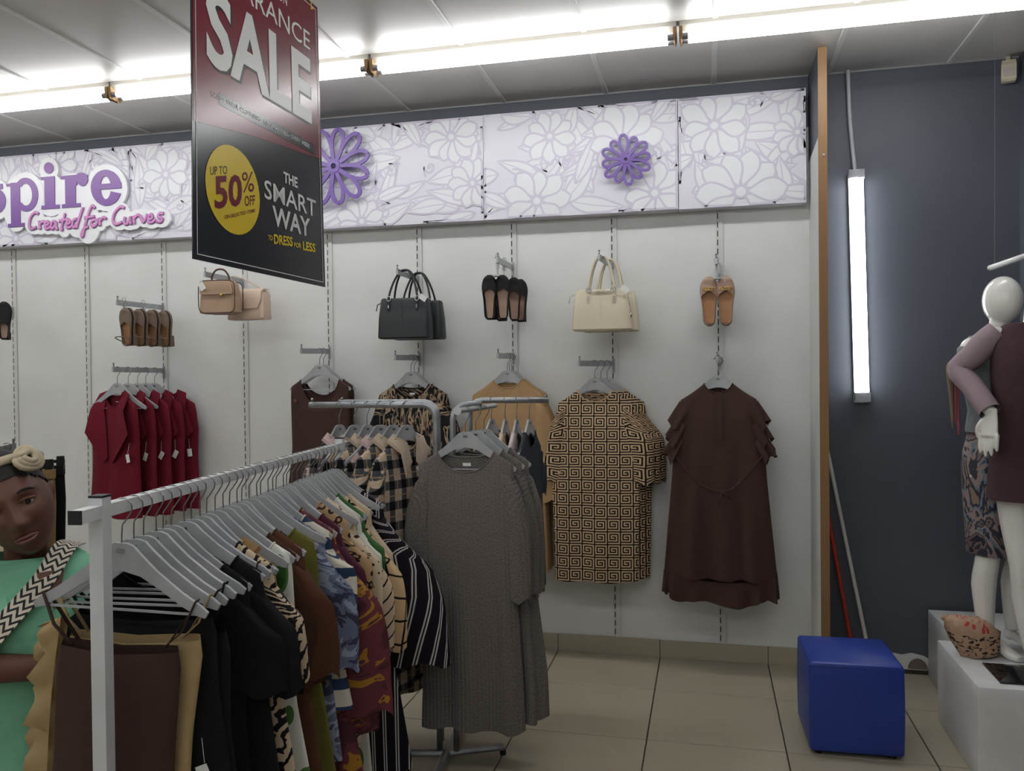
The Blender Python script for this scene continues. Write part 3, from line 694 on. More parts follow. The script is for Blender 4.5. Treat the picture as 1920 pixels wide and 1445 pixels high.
            MB().loft([[g_[k][i] for k in range(3)] for i in range(3)], True, True).build('collar', M, t, smooth='auto')
    if label_tag and not straps:
        MB().box((.0, d*.55, hz(nw)-back-.024), (.034, .0015, .026)).build('neck_label', M_tagw, t)
    if tagpos:
        x, y, z = tagpos
        MB().box((x, y, z-.03), (.03, .0015, .05), Matrix.Rotation(R.uniform(-.6,.6), 3, 'Y')).tube([(x, y, z), (x*.9, y*.5, z+.06)], .0008, 4).build('price_tag', M_tagw, t)
    return t

# fabrics
K_ = C(24,23,24); CREAM = C(216,192,160)
fb = lambda nm, c1, c2=None, r=.85, **k: mat('fabric_'+nm, fn=cloth(c1, c2, **k), rough=r, spec=.25)
F_brown = fb('dark_brown', C(78,57,51), C(66,47,42)); F_black = fb('black', C(26,25,27), C(20,19,21)); F_maroon = fb('maroon', C(118,22,42), C(100,16,34))
F_camel = mat('fabric_camel_knit', fn=lambda n: {'col': n.mix(n.noise(n.uv(), 30, 3), C(184,152,112), C(168,136,98)), 'bump': n.bump(n.wave(n.uv(), 60, 0), .25, .004)}, rough=.9, spec=.2)
F_beige = fb('sand_beige', C(196,172,126), C(178,152,108)); F_khaki = fb('khaki', C(166,136,96), C(148,118,80)); F_choc = fb('chocolate', C(82,54,40), C(66,42,32)); F_rust = fb('tobacco', C(98,62,42), C(80,50,34))
F_olive = fb('olive', C(120,118,52), C(104,100,44)); F_green = fb('leaf_green', C(74,118,68), C(58,98,54)); F_plum = fb('plum', C(96,44,60), C(78,36,52)); F_char = fb('charcoal', C(60,66,72), C(48,54,60)); F_navy = fb('navy', C(34,40,62), C(26,30,50))
F_cream = fb('cream', C(222,204,178), C(206,186,158)); F_taupe = fb('taupe', C(150,128,112), C(134,112,98)); F_pink = fb('pale_pink', C(222,206,204), C(206,190,188))
def heather(n):
    u = n.uv(); x, y, _ = n.xyz(u); rib = n.wave(u, 20, 0); sp = n.noise(n.map(u, (500, 160, 1)), 1, 2)
    col = n.mix(n.ramp(sp, [(.35,(0,0,0,1)),(.62,(1,1,1,1))], False), C(78,74,72), C(138,132,126))
    return {'col': n.mix(n.math('MULTIPLY', n.noise(n.map(u, (40, 3, 1)), 1, 2), .5), col, C(106,98,94)), 'bump': n.bump(rib, .5, .004)}
F_heather = mat('fabric_grey_rib', fn=heather, rough=.85, spec=.25)
KEY = ['111111111110', '100000000010', '101111111010', '101000001010', '101011101010', '101010001010', '101011111010', '101000000010', '101111111110', '000000000000', '111011101110', '000000000000']
KEY = ['1111111110', '0000000010', '1111111010', '1000001010', '1011101010', '1010001010', '1011111010', '1000000010', '1111111110', '0000000000']
F_key = mat('fabric_key_print', fn=printed(lambda n, u: bitmap(n, u, KEY, .0072, C(30,22,20), C(206,176,140))), rough=.8, spec=.25)
def plaid(cA, cB, cD, P=.074):
    def f(n, u):
        x, y, _ = n.xyz(u); a = n.band(x, P, .0, .42); b = n.band(y, P*1.15, .0, .42); l1 = n.band(x, P, .62, .68); l2 = n.band(y, P*1.15, .66, .72)
        w = n.math('MULTIPLY', n.math('ADD', a, b), .5); c = n.ramp(w, [(0, cA), (.4, cD), (.8, K_)])
        return n.mix(n.math('MULTIPLY', n.math('MAXIMUM', l1, l2), .7), c, cB)
    return f
F_plaid = mat('fabric_plaid', fn=printed(plaid(C(196,178,158), C(196,160,120), C(84,84,88)), .25), rough=.9, spec=.2)
F_plaid2 = mat('fabric_plaid_pink', fn=printed(plaid(C(206,180,176), C(200,170,150), C(90,84,90)), .25), rough=.9, spec=.2)
def stripes(n, u):
    x, _, _ = n.xyz(u); a = n.math('MAXIMUM', n.band(x, .046, .0, .10), n.band(x, .046, .2, .30)); return n.mix(a, C(30,26,34), C(206,202,200))
F_stripe = mat('fabric_pinstripe', fn=printed(stripes, .25), rough=.85, spec=.2)
def tiger(n, u):
    w = n.noise(n.map(u, (26, 7, 1)), 1, 3, 1.2); return n.ramp(w, [(0, K_), (.50, C(140,118,96)), (.55, C(176,154,128)), (.60, K_), (.70, C(140,118,96)), (.74, K_)])
F_tiger = mat('fabric_tiger_stripe', fn=printed(tiger), rough=.8, spec=.25)
def zebra(n, u): return n.ramp(n.wave(n.map(u, (1,1,1), (0,0,.6)), 9, 7, 3), [(0, C(30,24,24)), (.45, C(210,188,158))])
F_zebra = mat('fabric_zebra', fn=printed(zebra), rough=.8, spec=.25)
def maroonfl(n, u):
    f = n.noise(u, 7, 2, 1.5); return n.ramp(f, [(0, C(84,38,50)), (.42, C(112,52,62)), (.56, C(176,126,40)), (.62, C(92,50,70)), (.7, C(66,30,44))])
F_marfl = mat('fabric_maroon_floral', fn=printed(maroonfl), rough=.6, spec=.35)
def marfl2(n, u):
    f = n.noise(u, 11, 3, 2.2); return n.ramp(f, [(0, C(70,30,42)), (.45, C(104,44,56)), (.6, C(150,110,40)), (.63, C(92,38,56))])
F_marfl2 = mat('fabric_burgundy_floral', fn=printed(marfl2), rough=.6, spec=.35)
def bluefl(n, u): return n.ramp(n.noise(u, 9, 3, 1.8), [(0, C(60,64,84)), (.42, C(110,120,146)), (.52, C(160,170,192)), (.6, C(84,88,112)), (.68, C(70,58,72))])
F_bluefl = mat('fabric_blue_floral', fn=printed(bluefl), rough=.55, spec=.35)
def leafy(n, u):
    v = n.vor(n.map(u, (1, .5, 1), (0,0,.5)), 11, 1, 0); return n.ramp(v, [(0, C(52,96,44)), (.26, C(84,130,70)), (.33, C(226,226,216))])
F_leaf = mat('fabric_green_leaf', fn=printed(leafy), rough=.8, spec=.25)
def dots(n, u): return n.ramp(n.vor(u, 34, .9), [(0, C(70,44,34)), (.22, C(222,204,176))])
F_dots = mat('fabric_brown_dots', fn=printed(dots), rough=.8, spec=.25)
def leop(n, u): return n.ramp(n.math('ABSOLUTE', n.math('SUBTRACT', n.vor(u, 30, 1), .3)), [(0, C(54,34,26)), (.09, C(190,156,116))])
F_leop = mat('fabric_leopard', fn=printed(leop), rough=.8, spec=.25)
def squares(n, u):
    x, y, _ = n.xyz(n.map(u, (1,1,1), (0,0,.12))); a = n.math('MAXIMUM', n.band(x, .075, 0, .12), n.band(y, .085, 0, .10)); return n.mix(a, C(220,188,146), C(34,26,24))
F_square = mat('fabric_square_print', fn=printed(squares), rough=.8, spec=.25)
def diag(n, u):
    x, y, _ = n.xyz(n.map(u, (1,1,1), (0,0,.7))); return n.mix(n.band(x, .036, 0, .16), C(222,200,170), C(34,28,26))
F_diag = mat('fabric_diagonal_line', fn=printed(diag), rough=.8, spec=.25)
def navyband(n, u):
    x, y, _ = n.xyz(u); return n.mix(n.band(y, .09, 0, .4), n.ramp(n.vor(u, 22, 1), [(0, C(84,56,46)), (.25, C(220,212,196))]), C(48,66,96))
F_navyb = mat('fabric_navy_band', fn=printed(navyband), rough=.8, spec=.25)
def swirl_fn(n, u):
    f = n.noise(n.map(u, (1, .8, 1), (0,0,.8)), 4.5, 3, 2.2); return n.ramp(f, [(0, C(44,46,56)), (.36, C(122,106,104)), (.43, C(62,62,72)), (.49, C(148,130,126)), (.56, C(100,122,134)), (.59, C(56,54,64)), (.64, C(134,116,102)), (.7, C(86,78,76))])
F_swirl = mat('fabric_paint_swirl', fn=printed(swirl_fn), rough=.75, spec=.25)

# ------------------------------------------------------------------ wall garments
def on_arm(key, q, dx=0):
    a, b = ARMS[key]; p = a.lerp(b, q); return (p.x+dx, p.y, p.z+.016-.0205)
GH = 'pale grey hangers on the wall hooks'
def wallset(key, qs, mk, hl):
    for i, q in enumerate(qs):
        p = on_arm(key, q); rz = (i-1)*.05+(.06 if key == 'l7' else 0)
        hanger(p, rz, hl+', '+['front','second','third','fourth','rearmost'][i], GH); mk(i, p, rz)
front_back = ['front', 'second', 'third', 'rearmost']
def W4(i, p, rz): garment('pinafore_dress', 'dark brown pinafore with button straps, %s on its wall hook' % front_back[i], 'dress', F_brown, p, rz, sw=.20, nw=.135, scoop=.16, back=.10, length=1.0, bust=.20, hem=.25, seed=10+i, group='brown pinafores on the wall hook', label_tag=False)
wallset('l4', (.36, .22), W4, 'pale hanger holding a dark brown pinafore on the wall')
for o in [x for x in COL.objects if x.name.startswith('pinafore_dress')]:
    for s_ in (-1, 1): MB().tube([(s_*.15, -.034, -.30), (s_*.15, -.040, -.30)], .012, 10).build('strap_button', mat('button_bronze', C(120,84,64), .35, metal=.7), o, smooth='auto')
def W5(i, p, rz): garment('striped_blouse', 'black and tan tiger striped blouse, %s on its wall hook' % front_back[i], 'blouse', F_tiger, p, rz, sw=.215, nw=.115, scoop=.075, length=.78, bust=.235, hem=.25, sleeve='long', sl=.5, sr=(.075,.065), seed=20+i, group='tiger striped blouses on the wall hook')
wallset('l5', (.36, .22), W5, 'pale hanger holding a tiger striped blouse on the wall')
def W6(i, p, rz): garment('knit_dress', 'camel ribbed knit dress with long sleeves, %s on its wall hook' % front_back[i], 'dress', F_camel, p, rz, sw=.22, nw=.085, scoop=.05, length=1.16, bust=.225, hem=.24, sleeve='long', sl=.56, sr=(.075,.075), out=.025, seed=30+i, group='camel knit dresses on the wall hook')
wallset('l6', (.42, .28, .14), W6, 'pale hanger holding a camel knit dress on the wall')
def W7(i, p, rz): garment('key_print_dress', 'beige and black key print dress, %s on its wall hook' % front_back[i], 'dress', F_key, p, rz, sw=.215, nw=.10, scoop=.065, length=1.145, bust=.235, waist=.25, hem=.235, d=.036, sleeve='elbow', sl=.40, sr=(.085,.088), out=.05, seed=40+i, group='key print dresses on the wall hook', fold=.008)
wallset('l7', (.56, .38, .2), W7, 'pale hanger holding a key print dress on the wall')
def ruffle(parent, M, path, depth, amp, waves, name='ruffle', gather=.3, seed=0, dirn=None):
    P = crom(path, 6); R = random.Random(seed); rows = []; uv = []
    L = len(P); m = 6
    for i in range(m+1):
        q = i/m; row = []; u_ = []
        for j, p in enumerate(P):
            s = j/(L-1); T = (P[min(j+1, L-1)]-P[max(j-1, 0)]).normalized(); dn = Vector(dirn) if dirn else Vector((0,0,-1)); side = T.cross(dn).normalized()
            w = amp*q**.8*math.sin(2*PI*waves*s+seed)+.4*amp*q*math.sin(2*PI*waves*1.63*s+2*seed)
            row.append(p+dn*depth*q*(1+.12*math.sin(2*PI*waves*s*.5+seed))+side*w); u_.append((s*.6, -q*depth))
        rows.append(row); uv.append(u_)
    return MB().loft(rows, False, False, False, uv).build(name, M, parent, smooth=True, fixn=False)
def W8(i, p, rz):
    o = garment('ruffled_dress', 'chocolate brown dress with ruffled cap sleeves and hem, %s on its hook' % front_back[i], 'dress', F_brown, p, rz, sw=.205, nw=.075, scoop=.05, length=1.10, bust=.235, waist=.25, hem=.30, d=.04, fold=.028, nf=7, seed=50+i, group='ruffled brown dresses on the wall hook')
    for s_ in (-1, 1):
        for lv in range(3):
            z0 = hz(.2)-.005-lv*.085; x0 = .205+lv*.016
            ruffle(o, F_brown, [(s_*(x0-.05), -.045, z0-.05), (s_*(x0-.012), -.03, z0-.012), (s_*x0, 0, z0), (s_*(x0-.012), .03, z0-.012), (s_*(x0-.05), .045, z0-.05)], .13, .016, 3.5, 'sleeve_ruffle', seed=i*7+lv+s_, dirn=(s_*.42, 0, -.9))
    zz = -.08-1.09; pts = [Vector((.30*sgp(math.cos(a), .8), -.056*sgp(math.sin(a), .65)-.0, zz+.02*math.cos(a*2))) for a in [PI-2*PI*k/22 for k in range(23)]]
    ruffle(o, F_brown, pts, .125, .016, 12, 'hem_ruffle', seed=3+i)
    MB().tube([(-.225, -.045, -.52), (-.10, -.062, -.66), (.02, -.068, -.70), (.10, -.064, -.66), (.235, -.045, -.5)], .004, 6, smooth=5).tube([(.02, -.07, -.70), (-.005, -.072, -.77)], .004, 6).tube([(.02, -.07, -.70), (.06, -.072, -.73)], .004, 6).build('tie_belt', F_brown, o, smooth=True)
    MB().box((.01, -.046, -.30), (.022, .004, .26)).build('button_placket', F_brown, o)
wallset('l8', (.66, .40), W8, 'pale hanger holding a ruffled brown dress on the wall')
def W2(i, p, rz):
    garment('waterfall_vest', 'maroon wool vest with wide lapels, %s on its wall hook' % ['front','second','third','fourth','rearmost'][i], 'vest', F_maroon, (p[0]-.02+.025*i, p[1], p[2]), rz-.25+.05*i, sw=.205, nw=.085, scoop=.09, length=.82, bust=.225, hem=.23, d=.032, seed=60+i, group='maroon vests on the wall hook', collar=.12, tagpos=(.19, -.05, -.5))
wallset('l2', (.92, .72, .54, .38, .2), W2, 'pale hanger holding a maroon vest on the wall')

# ------------------------------------------------------------------ white clothes rail in the foreground
def railpt(y, z=1.357): return Vector((-1.369-.1215*(y+3.246), y, z))
RA = math.atan2(.1215, 1)                      # the rail runs slightly to the left as it goes back
t = thing('clothes_rail', 'white square tube clothes rail packed with hanging clothes', 'clothes rail', (0,0,0))
rot = Matrix.Rotation(RA, 3, 'Z')
def sq(mb, a, b, w):
    a, b = Vector(a), Vector(b); d = b-a; mb.loft([[p+rot @ Vector((sx*w/2, 0, 0))+Vector((0, 0, sz*w/2)) for sx, sz in ((-1,-1),(1,-1),(1,1),(-1,1))] for p in (a, b)]); return mb
sq(MB(), railpt(-3.385), railpt(-1.575), .028).build('hanging_rail', M_wpaint, t)
for y, ex in ((-3.30, -3.385), (-1.665, -1.575)):
    p = railpt(y); MB().box((p.x, p.y, .70), (.032, .032, 1.376), rot).build('post', M_wpaint, t)
    MB().box((p.x, p.y, 1.390), (.0325, .0325, .005), rot).build('post_cap', M_black, t)
    e = railpt(ex); MB().box((e.x, e.y, e.z), (.0295, .004, .0295), rot).build('rail_cap', M_black, t)
    MB().box((p.x, p.y, .045), (.56, .032, .032), rot).build('foot_bar', M_wpaint, t)
    for s_ in (-1, 1): MB().tube([(p.x+s_*.26, p.y, 0), (p.x+s_*.26, p.y, .03)], .02, 10).build('caster', M_black, t, smooth='auto')
a, b = railpt(-3.30, .12), railpt(-1.665, .12); sq(MB(), a, b, .026).build('brace', M_wpaint, t)

RG = 'clothes hanging along the white rail'; RH = 'pale grey hangers along the white rail'
rr = random.Random(11)
G = [ # name, label, category, fabric, options
 ('strappy_dress', 'dark brown strappy dress nearest the white rail post', 'dress', F_brown, dict(straps=.185, length=1.0, bust=.15, hem=.165, d=.022, lean=-.02)),
 ('ruffle_top', 'sand beige top with ruffled edge left of the brown strappy dress', 'top', F_beige, dict(straps=.19, top=-.31, length=.90, bust=.172, hem=.185, lean=-.055)),
 ('camisole', 'black camisole directly behind the brown strappy dress', 'top', F_black, dict(straps=.19, top=-.27, length=.74, bust=.18, hem=.2, lean=.03, tagpos=(.17, -.035, -.60))),
 ('strappy_dress', 'long black strappy dress near the front of the rail', 'dress', F_black, dict(straps=.185, length=.98, bust=.19, hem=.24)),
 ('black_blouse', 'black short sleeved blouse with a white price tag on the rail', 'blouse', F_black, dict(nw=.14, length=.85, sleeve='s', sl=.24, sr=(.08,.09), out=.04, tagpos=(.12, -.03, -.72))),
 ('black_tunic', 'black wide sleeved tunic before the brown straps on the rail', 'tunic', F_black, dict(nw=.14, length=.80, sleeve='s', sl=.27, sr=(.08,.085), out=.03, hem=.24)),
 ('strappy_dress', 'chocolate thin strap dress between black tunic and zebra blouse', 'dress', F_choc, dict(straps=.18, length=.95, bust=.18, hem=.22)),
 ('zebra_blouse', 'cream and black zebra print blouse on the white rail', 'blouse', F_zebra, dict(nw=.11, length=.85, sleeve='s', sl=.26, sr=(.075,.08))),
 ('khaki_shirt', 'khaki short sleeved shirt on the white rail', 'shirt', F_khaki, dict(nw=.11, length=.75, sleeve='s', sl=.25, sr=(.08,.085), collar=.02)),
 ('leaf_dress', 'long white dress with green leaves in the middle of the rail', 'dress', F_leaf, dict(nw=.15, length=1.06, sw=.20, bust=.205, hem=.28)),
 ('brown_shirt', 'dark brown elbow sleeve shirt behind the khaki shirt', 'shirt', F_choc, dict(nw=.12, length=.86, sleeve='s', sl=.34, sr=(.08,.08), out=.03)),
 ('brown_shirt', 'tobacco brown shirt with turned cuffs in the middle of the rail', 'shirt', F_rust, dict(nw=.12, length=.92, sleeve='s', sl=.33, sr=(.08,.085), out=.035)),
 ('brown_tunic', 'plain chocolate tunic before the olive tunic on the rail', 'tunic', F_choc, dict(nw=.13, length=1.0, hem=.28)),
 ('olive_tunic', 'mustard olive tunic in the middle of the rail', 'tunic', F_olive, dict(nw=.14, length=1.02, hem=.27)),
 ('floral_blouse', 'sheer blue grey floral blouse on the white rail', 'blouse', F_bluefl, dict(nw=.11, length=.86, sleeve='s', sl=.38, sr=(.08,.08), out=.045)),
 ('banded_top', 'navy and white banded top on the white rail', 'top', F_navyb, dict(nw=.12, length=.7, sleeve='s', sl=.18, sr=(.07,.07))),
 ('floral_kimono', 'long maroon kimono with mustard flowers on the rail', 'kimono', F_marfl, dict(nw=.095, length=1.15, hem=.31, sleeve='s', sl=.56, sr=(.10,.115), out=.08)),
 ('floral_kimono', 'burgundy kimono with small mustard flowers behind the maroon one', 'kimono', F_marfl2, dict(nw=.10, length=1.15, hem=.32, sleeve='s', sl=.60, sr=(.10,.115), out=.09)),
 ('plum_tunic', 'plain plum tunic behind the floral kimonos on the rail', 'tunic', F_plum, dict(nw=.14, length=.98, sleeve='s', sl=.3, sr=(.08,.08))),
 ('black_blouse', 'black short sleeved blouse between plum tunic and leopard top', 'blouse', F_black, dict(nw=.14, length=.82, sleeve='s', sl=.2, sr=(.075,.08))),
 ('leopard_top', 'leopard print top in the far half of the rail', 'top', F_leop, dict(nw=.10, length=.8, sleeve='s', sl=.22, sr=(.075,.075))),
 ('dotted_blouse', 'cream blouse with brown dots on the white rail', 'blouse', F_dots, dict(nw=.10, length=.85, sleeve='s', sl=.28, sr=(.08,.08), out=.04)),
 ('striped_sleeve_blouse', 'cream blouse with diagonal black lines on the rail', 'blouse', F_diag, dict(nw=.12, length=.95, sleeve='s', sl=.42, sr=(.085,.09), out=.09)),
 ('leaf_dress', 'white and green leaf dress in the far half of the rail', 'dress', F_leaf, dict(nw=.11, length=1.1, hem=.27, sleeve='s', sl=.25, sr=(.08,.08))),
 ('green_top', 'plain green top near the far end of the rail', 'top', F_green, dict(nw=.10, length=.8, sleeve='s', sl=.2, sr=(.08,.075))),
 ('square_print_blouse', 'beige blouse with black squares near the far rail end', 'blouse', F_square, dict(nw=.12, length=.95, sleeve='s', sl=.46, sr=(.085,.09), out=.11)),
 ('beige_jacket', 'pale beige jacket with a small black flower on its shoulder', 'jacket', F_cream, dict(nw=.12, length=.75, sleeve='s', sl=.30, sr=(.08,.08), out=.04)),
 ('striped_dress', 'long black and white pinstripe dress with flared sleeves on the rail', 'dress', F_stripe, dict(nw=.13, length=1.2, hem=.29, sleeve='s', sl=.60, sr=(.09,.13), out=.15, d=.035)),
 ('striped_dress', 'last black and white pinstripe dress at the far rail end', 'dress', F_stripe, dict(nw=.13, length=1.22, hem=.30, sleeve='s', sl=.55, sr=(.09,.12), out=.12)),
]
extra = [3, 8, 13, 20, 26]          # bare hangers pushed in between
y = -3.215; step = (3.215-1.745)/(len(G)+len(extra)-1); hi = 0
for i, (nm, lb, ct, fm, kw) in enumerate(G):
    for rep in range(2 if i in extra else 1):
        p = railpt(y+rr.uniform(-.006, .006)); p.z += .014-.0205; rz = RA+rr.uniform(-.13, .10); rl = rr.uniform(-.05, .05)
        hi += 1
        hanger(tuple(p), rz, ('hanger of the ' if not rep else 'bare hanger before the ')+lb, RH, rl)
        if not rep:
            k = dict(d=.02, fold=.009, seed=100+i, group=RG, label_tag=False, roll=rl); k.update(kw); k['d'] = min(k['d'], .024)
            o = garment(nm, lb, ct, fm, tuple(p), rz, **k)
            if nm == 'ruffle_top':
                for q in range(2):
                    ruffle(o, F_beige, [(-.165, -.03+.03*q, -.26), (-.195, -.025+.03*q, -.45), (-.215, -.02+.03*q, -.7), (-.225, 0, -.94)], (.075 if q else .055), .028, 6.5, 'side_ruffle', seed=q*3+2, dirn=(-.9, 0, -.35))
            if nm == 'beige_jacket':
                m_ = MB()
                for a in range(6): m_.tube([(.16+.003*math.cos(a*PI/3), -.034, -.22+.003*math.sin(a*PI/3)), (.16+.012*math.cos(a*PI/3), -.034, -.22+.012*math.sin(a*PI/3))], .0028, 5)
                tag(m_.build('flower_emblem', M_black, o), kind='stuff')
        y += step

# ------------------------------------------------------------------ four-way galvanised rack
t = thing('four_way_rack', 'galvanised four-way rack holding plaid shirtdresses and grey dresses', 'clothes rack', (0,0,0))
def bent(x, yy, dirn, L, z=1.53, r=.0135):
    pts = [(x, yy, .05)]+[(x, yy, z-.06)]+[(x+dirn[0]*.06*(1-math.cos(a)), yy+dirn[1]*.06*(1-math.cos(a)), z-.06+.06*math.sin(a)) for a in (PI/8, PI/4, 3*PI/8, PI/2)]+[(x+dirn[0]*L, yy+dirn[1]*L, z)]
    return MB().tube(pts, r, 12, up=(dirn[1], dirn[0], 0) if dirn[0] else None)
CX, CY = -1.165, -1.49
bent(-1.195, -1.50, (-1, 0), .585, 1.522).build('hanging_bar', M_steel, t, smooth=True)
bent(-1.215, -1.42, (-1, 0), .46, 1.530).build('hanging_bar', M_steel, t, smooth=True)
bent(-1.155, -1.12, (1, 0), .375, 1.528).build('hanging_bar', M_steel, t, smooth=True)
bent(-1.12, -1.50, (1, .55), .11, 1.522).build('hanging_bar', M_steel, t, smooth=True)
MB().tube([(-1.048, -1.66, 1.502), (-1.0, -1.26, 1.508)], .016, 12, ry=.011).build('straight_arm', M_steel, t, smooth='auto')
MB().tube([(-1.0487, -1.666, 1.502), (-1.048, -1.660, 1.502)], .0165, 12).build('arm_end_cap', mat('white_cap', C(214,216,218), .4), t, smooth='auto')
for xx, yy in ((-1.78, -1.50), (-1.675, -1.42), (-.78, -1.12)):
    MB().ell((xx+(.012 if xx < -1.2 else -.012), yy, 1.545), (.007,.007,.009), 8, 6).build('stop_ball', M_chrome, t, smooth=True)
MB().b2((-1.22, -1.52, .75), (-1.11, -1.11, .775)).build('cross_tie', M_steel, t)
for a, b in (((-1.165,-1.50,.035), (-.945,-1.39,.035)), ((-1.165,-1.50,.035), (-1.55,-1.58,.035)), ((-1.165,-1.50,.035), (-1.20,-1.10,.035)), ((-1.165,-1.50,.035), (-1.12,-1.93,.035))):
    MB().tube([a, b], .02, 8, ry=.017).build('foot', M_steel, t, smooth='auto')
    MB().tube([(b[0], b[1], 0), (b[0], b[1], .02)], .014, 8).build('levelling_pad', M_black, t, smooth='auto')
PG = 'plaid shirtdresses on the four-way rack'
pos_ = ['nearest the grey dresses', 'second from the grey dresses', 'third from the grey dresses', 'fourth from the grey dresses', 'fifth from the grey dresses', 'farthest from the grey dresses']
for i, x in enumerate((-1.33, -1.39, -1.45, -1.51, -1.57, -1.64)):
    p = (x, -1.50, 1.522+.0135-.0205); rz = PI/2-.42+rr.uniform(-.1, .1)+.05*i
    hanger(p, rz, 'pale hanger of the plaid shirtdress '+pos_[i], 'pale hangers on the four-way rack')
    garment('plaid_shirtdress', 'black and beige plaid shirtdress '+pos_[i], 'shirtdress', F_plaid if i % 3 != 2 else F_plaid2, p, rz, sw=.215, nw=.075, scoop=.06, length=1.10 if i != 1 else 1.16, bust=.235, hem=.26, d=.034, fold=.012, sleeve='l', sl=.5, sr=(.08,.07), out=.035, seed=200+i, group=PG, collar=.002, label_tag=False, roll=rr.uniform(-.06,.06))
DG = 'grey ribbed dresses on the four-way rack'
for i, (x, yy) in enumerate(((-1.035, -1.60), (-1.020, -1.50), (-1.008, -1.41))):
    p = (x, yy, 1.503+.011-.0205); rz = .03-.06*i
    hanger(p, rz, 'pale hanger of the %s grey ribbed dress' % front_back[i], 'pale hangers on the four-way rack')
    garment('ribbed_dress', 'grey heather ribbed long sleeved dress, %s of three' % front_back[i], 'dress', F_heather, p, rz, sw=.205, nw=.12, scoop=.085, length=1.215, bust=.19, waist=.195, hem=.215, d=.03, fold=.016, nf=5, sleeve='l', sl=.50, sr=(.062,.055), out=.028, seed=220+i, group=DG, lean=.02+.02*i)
OG = 'assorted clothes on the right bar of the four-way rack'
for i, (x, fm, nm, lb, ln) in enumerate(((-1.05, F_black, 'black_tee', 'black top on the right bar behind the grey dresses', .75), (-.985, F_cream, 'cream_top', 'cream top on the right bar behind the grey dresses', .8), (-.93, F_pink, 'pale_dress', 'long pale pink dress on the right bar of the rack', 1.24), (-.87, F_char, 'charcoal_top', 'charcoal top at the end of the right bar', .8))):
    p = (x, -1.12, 1.528+.0135-.0205); rz = PI/2-.05+rr.uniform(-.1, .1)
    hanger(p, rz, 'pale hanger of the '+lb.split(' on ')[0].split(' at ')[0], 'pale hangers on the four-way rack')
    garment(nm, lb, 'dress' if 'dress' in nm else 'top', fm, p, rz, nw=.09, length=ln, hem=.22, d=.02, sleeve='s', sl=.2, sr=(.07,.07), seed=240+i, group=OG, label_tag=False)

# ------------------------------------------------------------------ handbags on the wall
def pgram(rows, n=28, e=.28):
    out = []
    for cx, cy, z, rx, ry in rows:
        out.append([(cx+rx*sgp(math.cos(2*PI*k/n), e), cy+ry*sgp(math.sin(2*PI*k/n), e), z) for k in range(n)])
    return out
def leather(nm, c, c2=None, r=.45):
    c2 = c2 or tuple(v*.86 for v in c[:3])+(1,)
    return mat('leather_'+nm, fn=lambda n: {'col': n.mix(n.noise(n.obj(), 9, 3), c, c2), 'bump': n.bump(n.noise(n.obj(), 420, 2), .12, .002)}, rough=r)
M_gold = mat('gold_metal', C(206,168,96), .25, metal=1); M_silver = mat('silver_metal', C(190,190,190), .2, metal=1)
def tote(label, loc, rz, m, w, h, dpt, hh, hw, metal, seedtag=True, taper=.9, inner=False, grp=None, plate=False, straps=True):
    t = thing('handbag', label, 'handbag', loc, rz, grp)       # origin at the top centre of the handles
    zt = -hh; zb = -hh-h
    MB().loft(pgram([(0,0,zb,w*.47,dpt*.44), (0,0,zb+.008,w*.5,dpt*.5), (0,0,zb+h*.5,w*.485,dpt*.47), (0,0,zt-.012,w*.5*taper,dpt*.36), (0,0,zt,w*.48*taper,dpt*.3)])).build('body', m, t, smooth='auto')
    for s_ in (-1, 1):
        pts = [(-hw, s_*dpt*.34, zt-.05), (-hw, s_*dpt*.36, zt+.01), (-hw*.75, s_*dpt*.22, zt+hh*.55), (-hw*.35, s_*.012, zt+hh*.93), (0, s_*.008, zt+hh), (hw*.35, s_*.012, zt+hh*.93), (hw*.75, s_*dpt*.22, zt+hh*.55), (hw, s_*dpt*.36, zt+.01), (hw, s_*dpt*.34, zt-.05)]
        MB().tube(pts, .0065, 8, smooth=4).build('handle', m, t, smooth=True)
        for sx in (-1, 1):
            b = MB(); b.ribbon([(sx*hw+.012*math.cos(k*PI/4), zt-.004+.014*math.sin(k*PI/4)) for k in range(9)], .0022, s_*dpt*.40-.002, thick=.004); b.build('buckle', metal, t)
            MB().box((sx*hw, s_*dpt*.455, zt-.05), (.014, .003, .05)).build('strap_tab', m, t)
            MB().box((sx*hw, s_*dpt*.465, zt-.05), (.006, .003, .018)).build('rivet', metal, t)
    MB().box((0, -dpt*.482, zb+h*.5), (.0015, .0015, h*.86)).build('centre_seam', m, t)
    for sx in (-1, 1): MB().tube([(sx*w*.36, -dpt*.3, zb-.004), (sx*w*.36, -dpt*.3, zb+.004)], .005, 8).build('base_stud', metal, t)
    if plate:
        q = MB(); q.tube([(-.055, -dpt*.40, zt+.004), (-.05, -dpt*.43, zt-.014), (.05, -dpt*.43, zt-.014), (.055, -dpt*.40, zt+.004)], .003, 6); q.build('metal_trim', metal, t)
        MB().box((0, -dpt*.43, zt-.010), (.05, .006, .01)).build('trim_plate', m, t)
        MB().ell((w*.47, -dpt*.3, zb+h*.35), (.013,.008,.016), 10, 8).tube([(w*.46, -dpt*.3, zt-.02), (w*.47, -dpt*.3, zb+h*.4)], .0015, 5).build('charm', M_silver, t, smooth=True)
    MB().tube([(-w*.46, 0, zt-.02), (-w*.54, -.01, zt-.035), (-w*.56, -.012, zt-.07)], .006, 8, ry=.003).build('zip_pull', m, t, smooth=True)
    if seedtag: MB().box((w*.40, -dpt*.52, zt-.005), (.045, .0015, .03), Matrix.Rotation(.6, 3, 'Y')).build('price_tag', M_tagw, t)
    return t
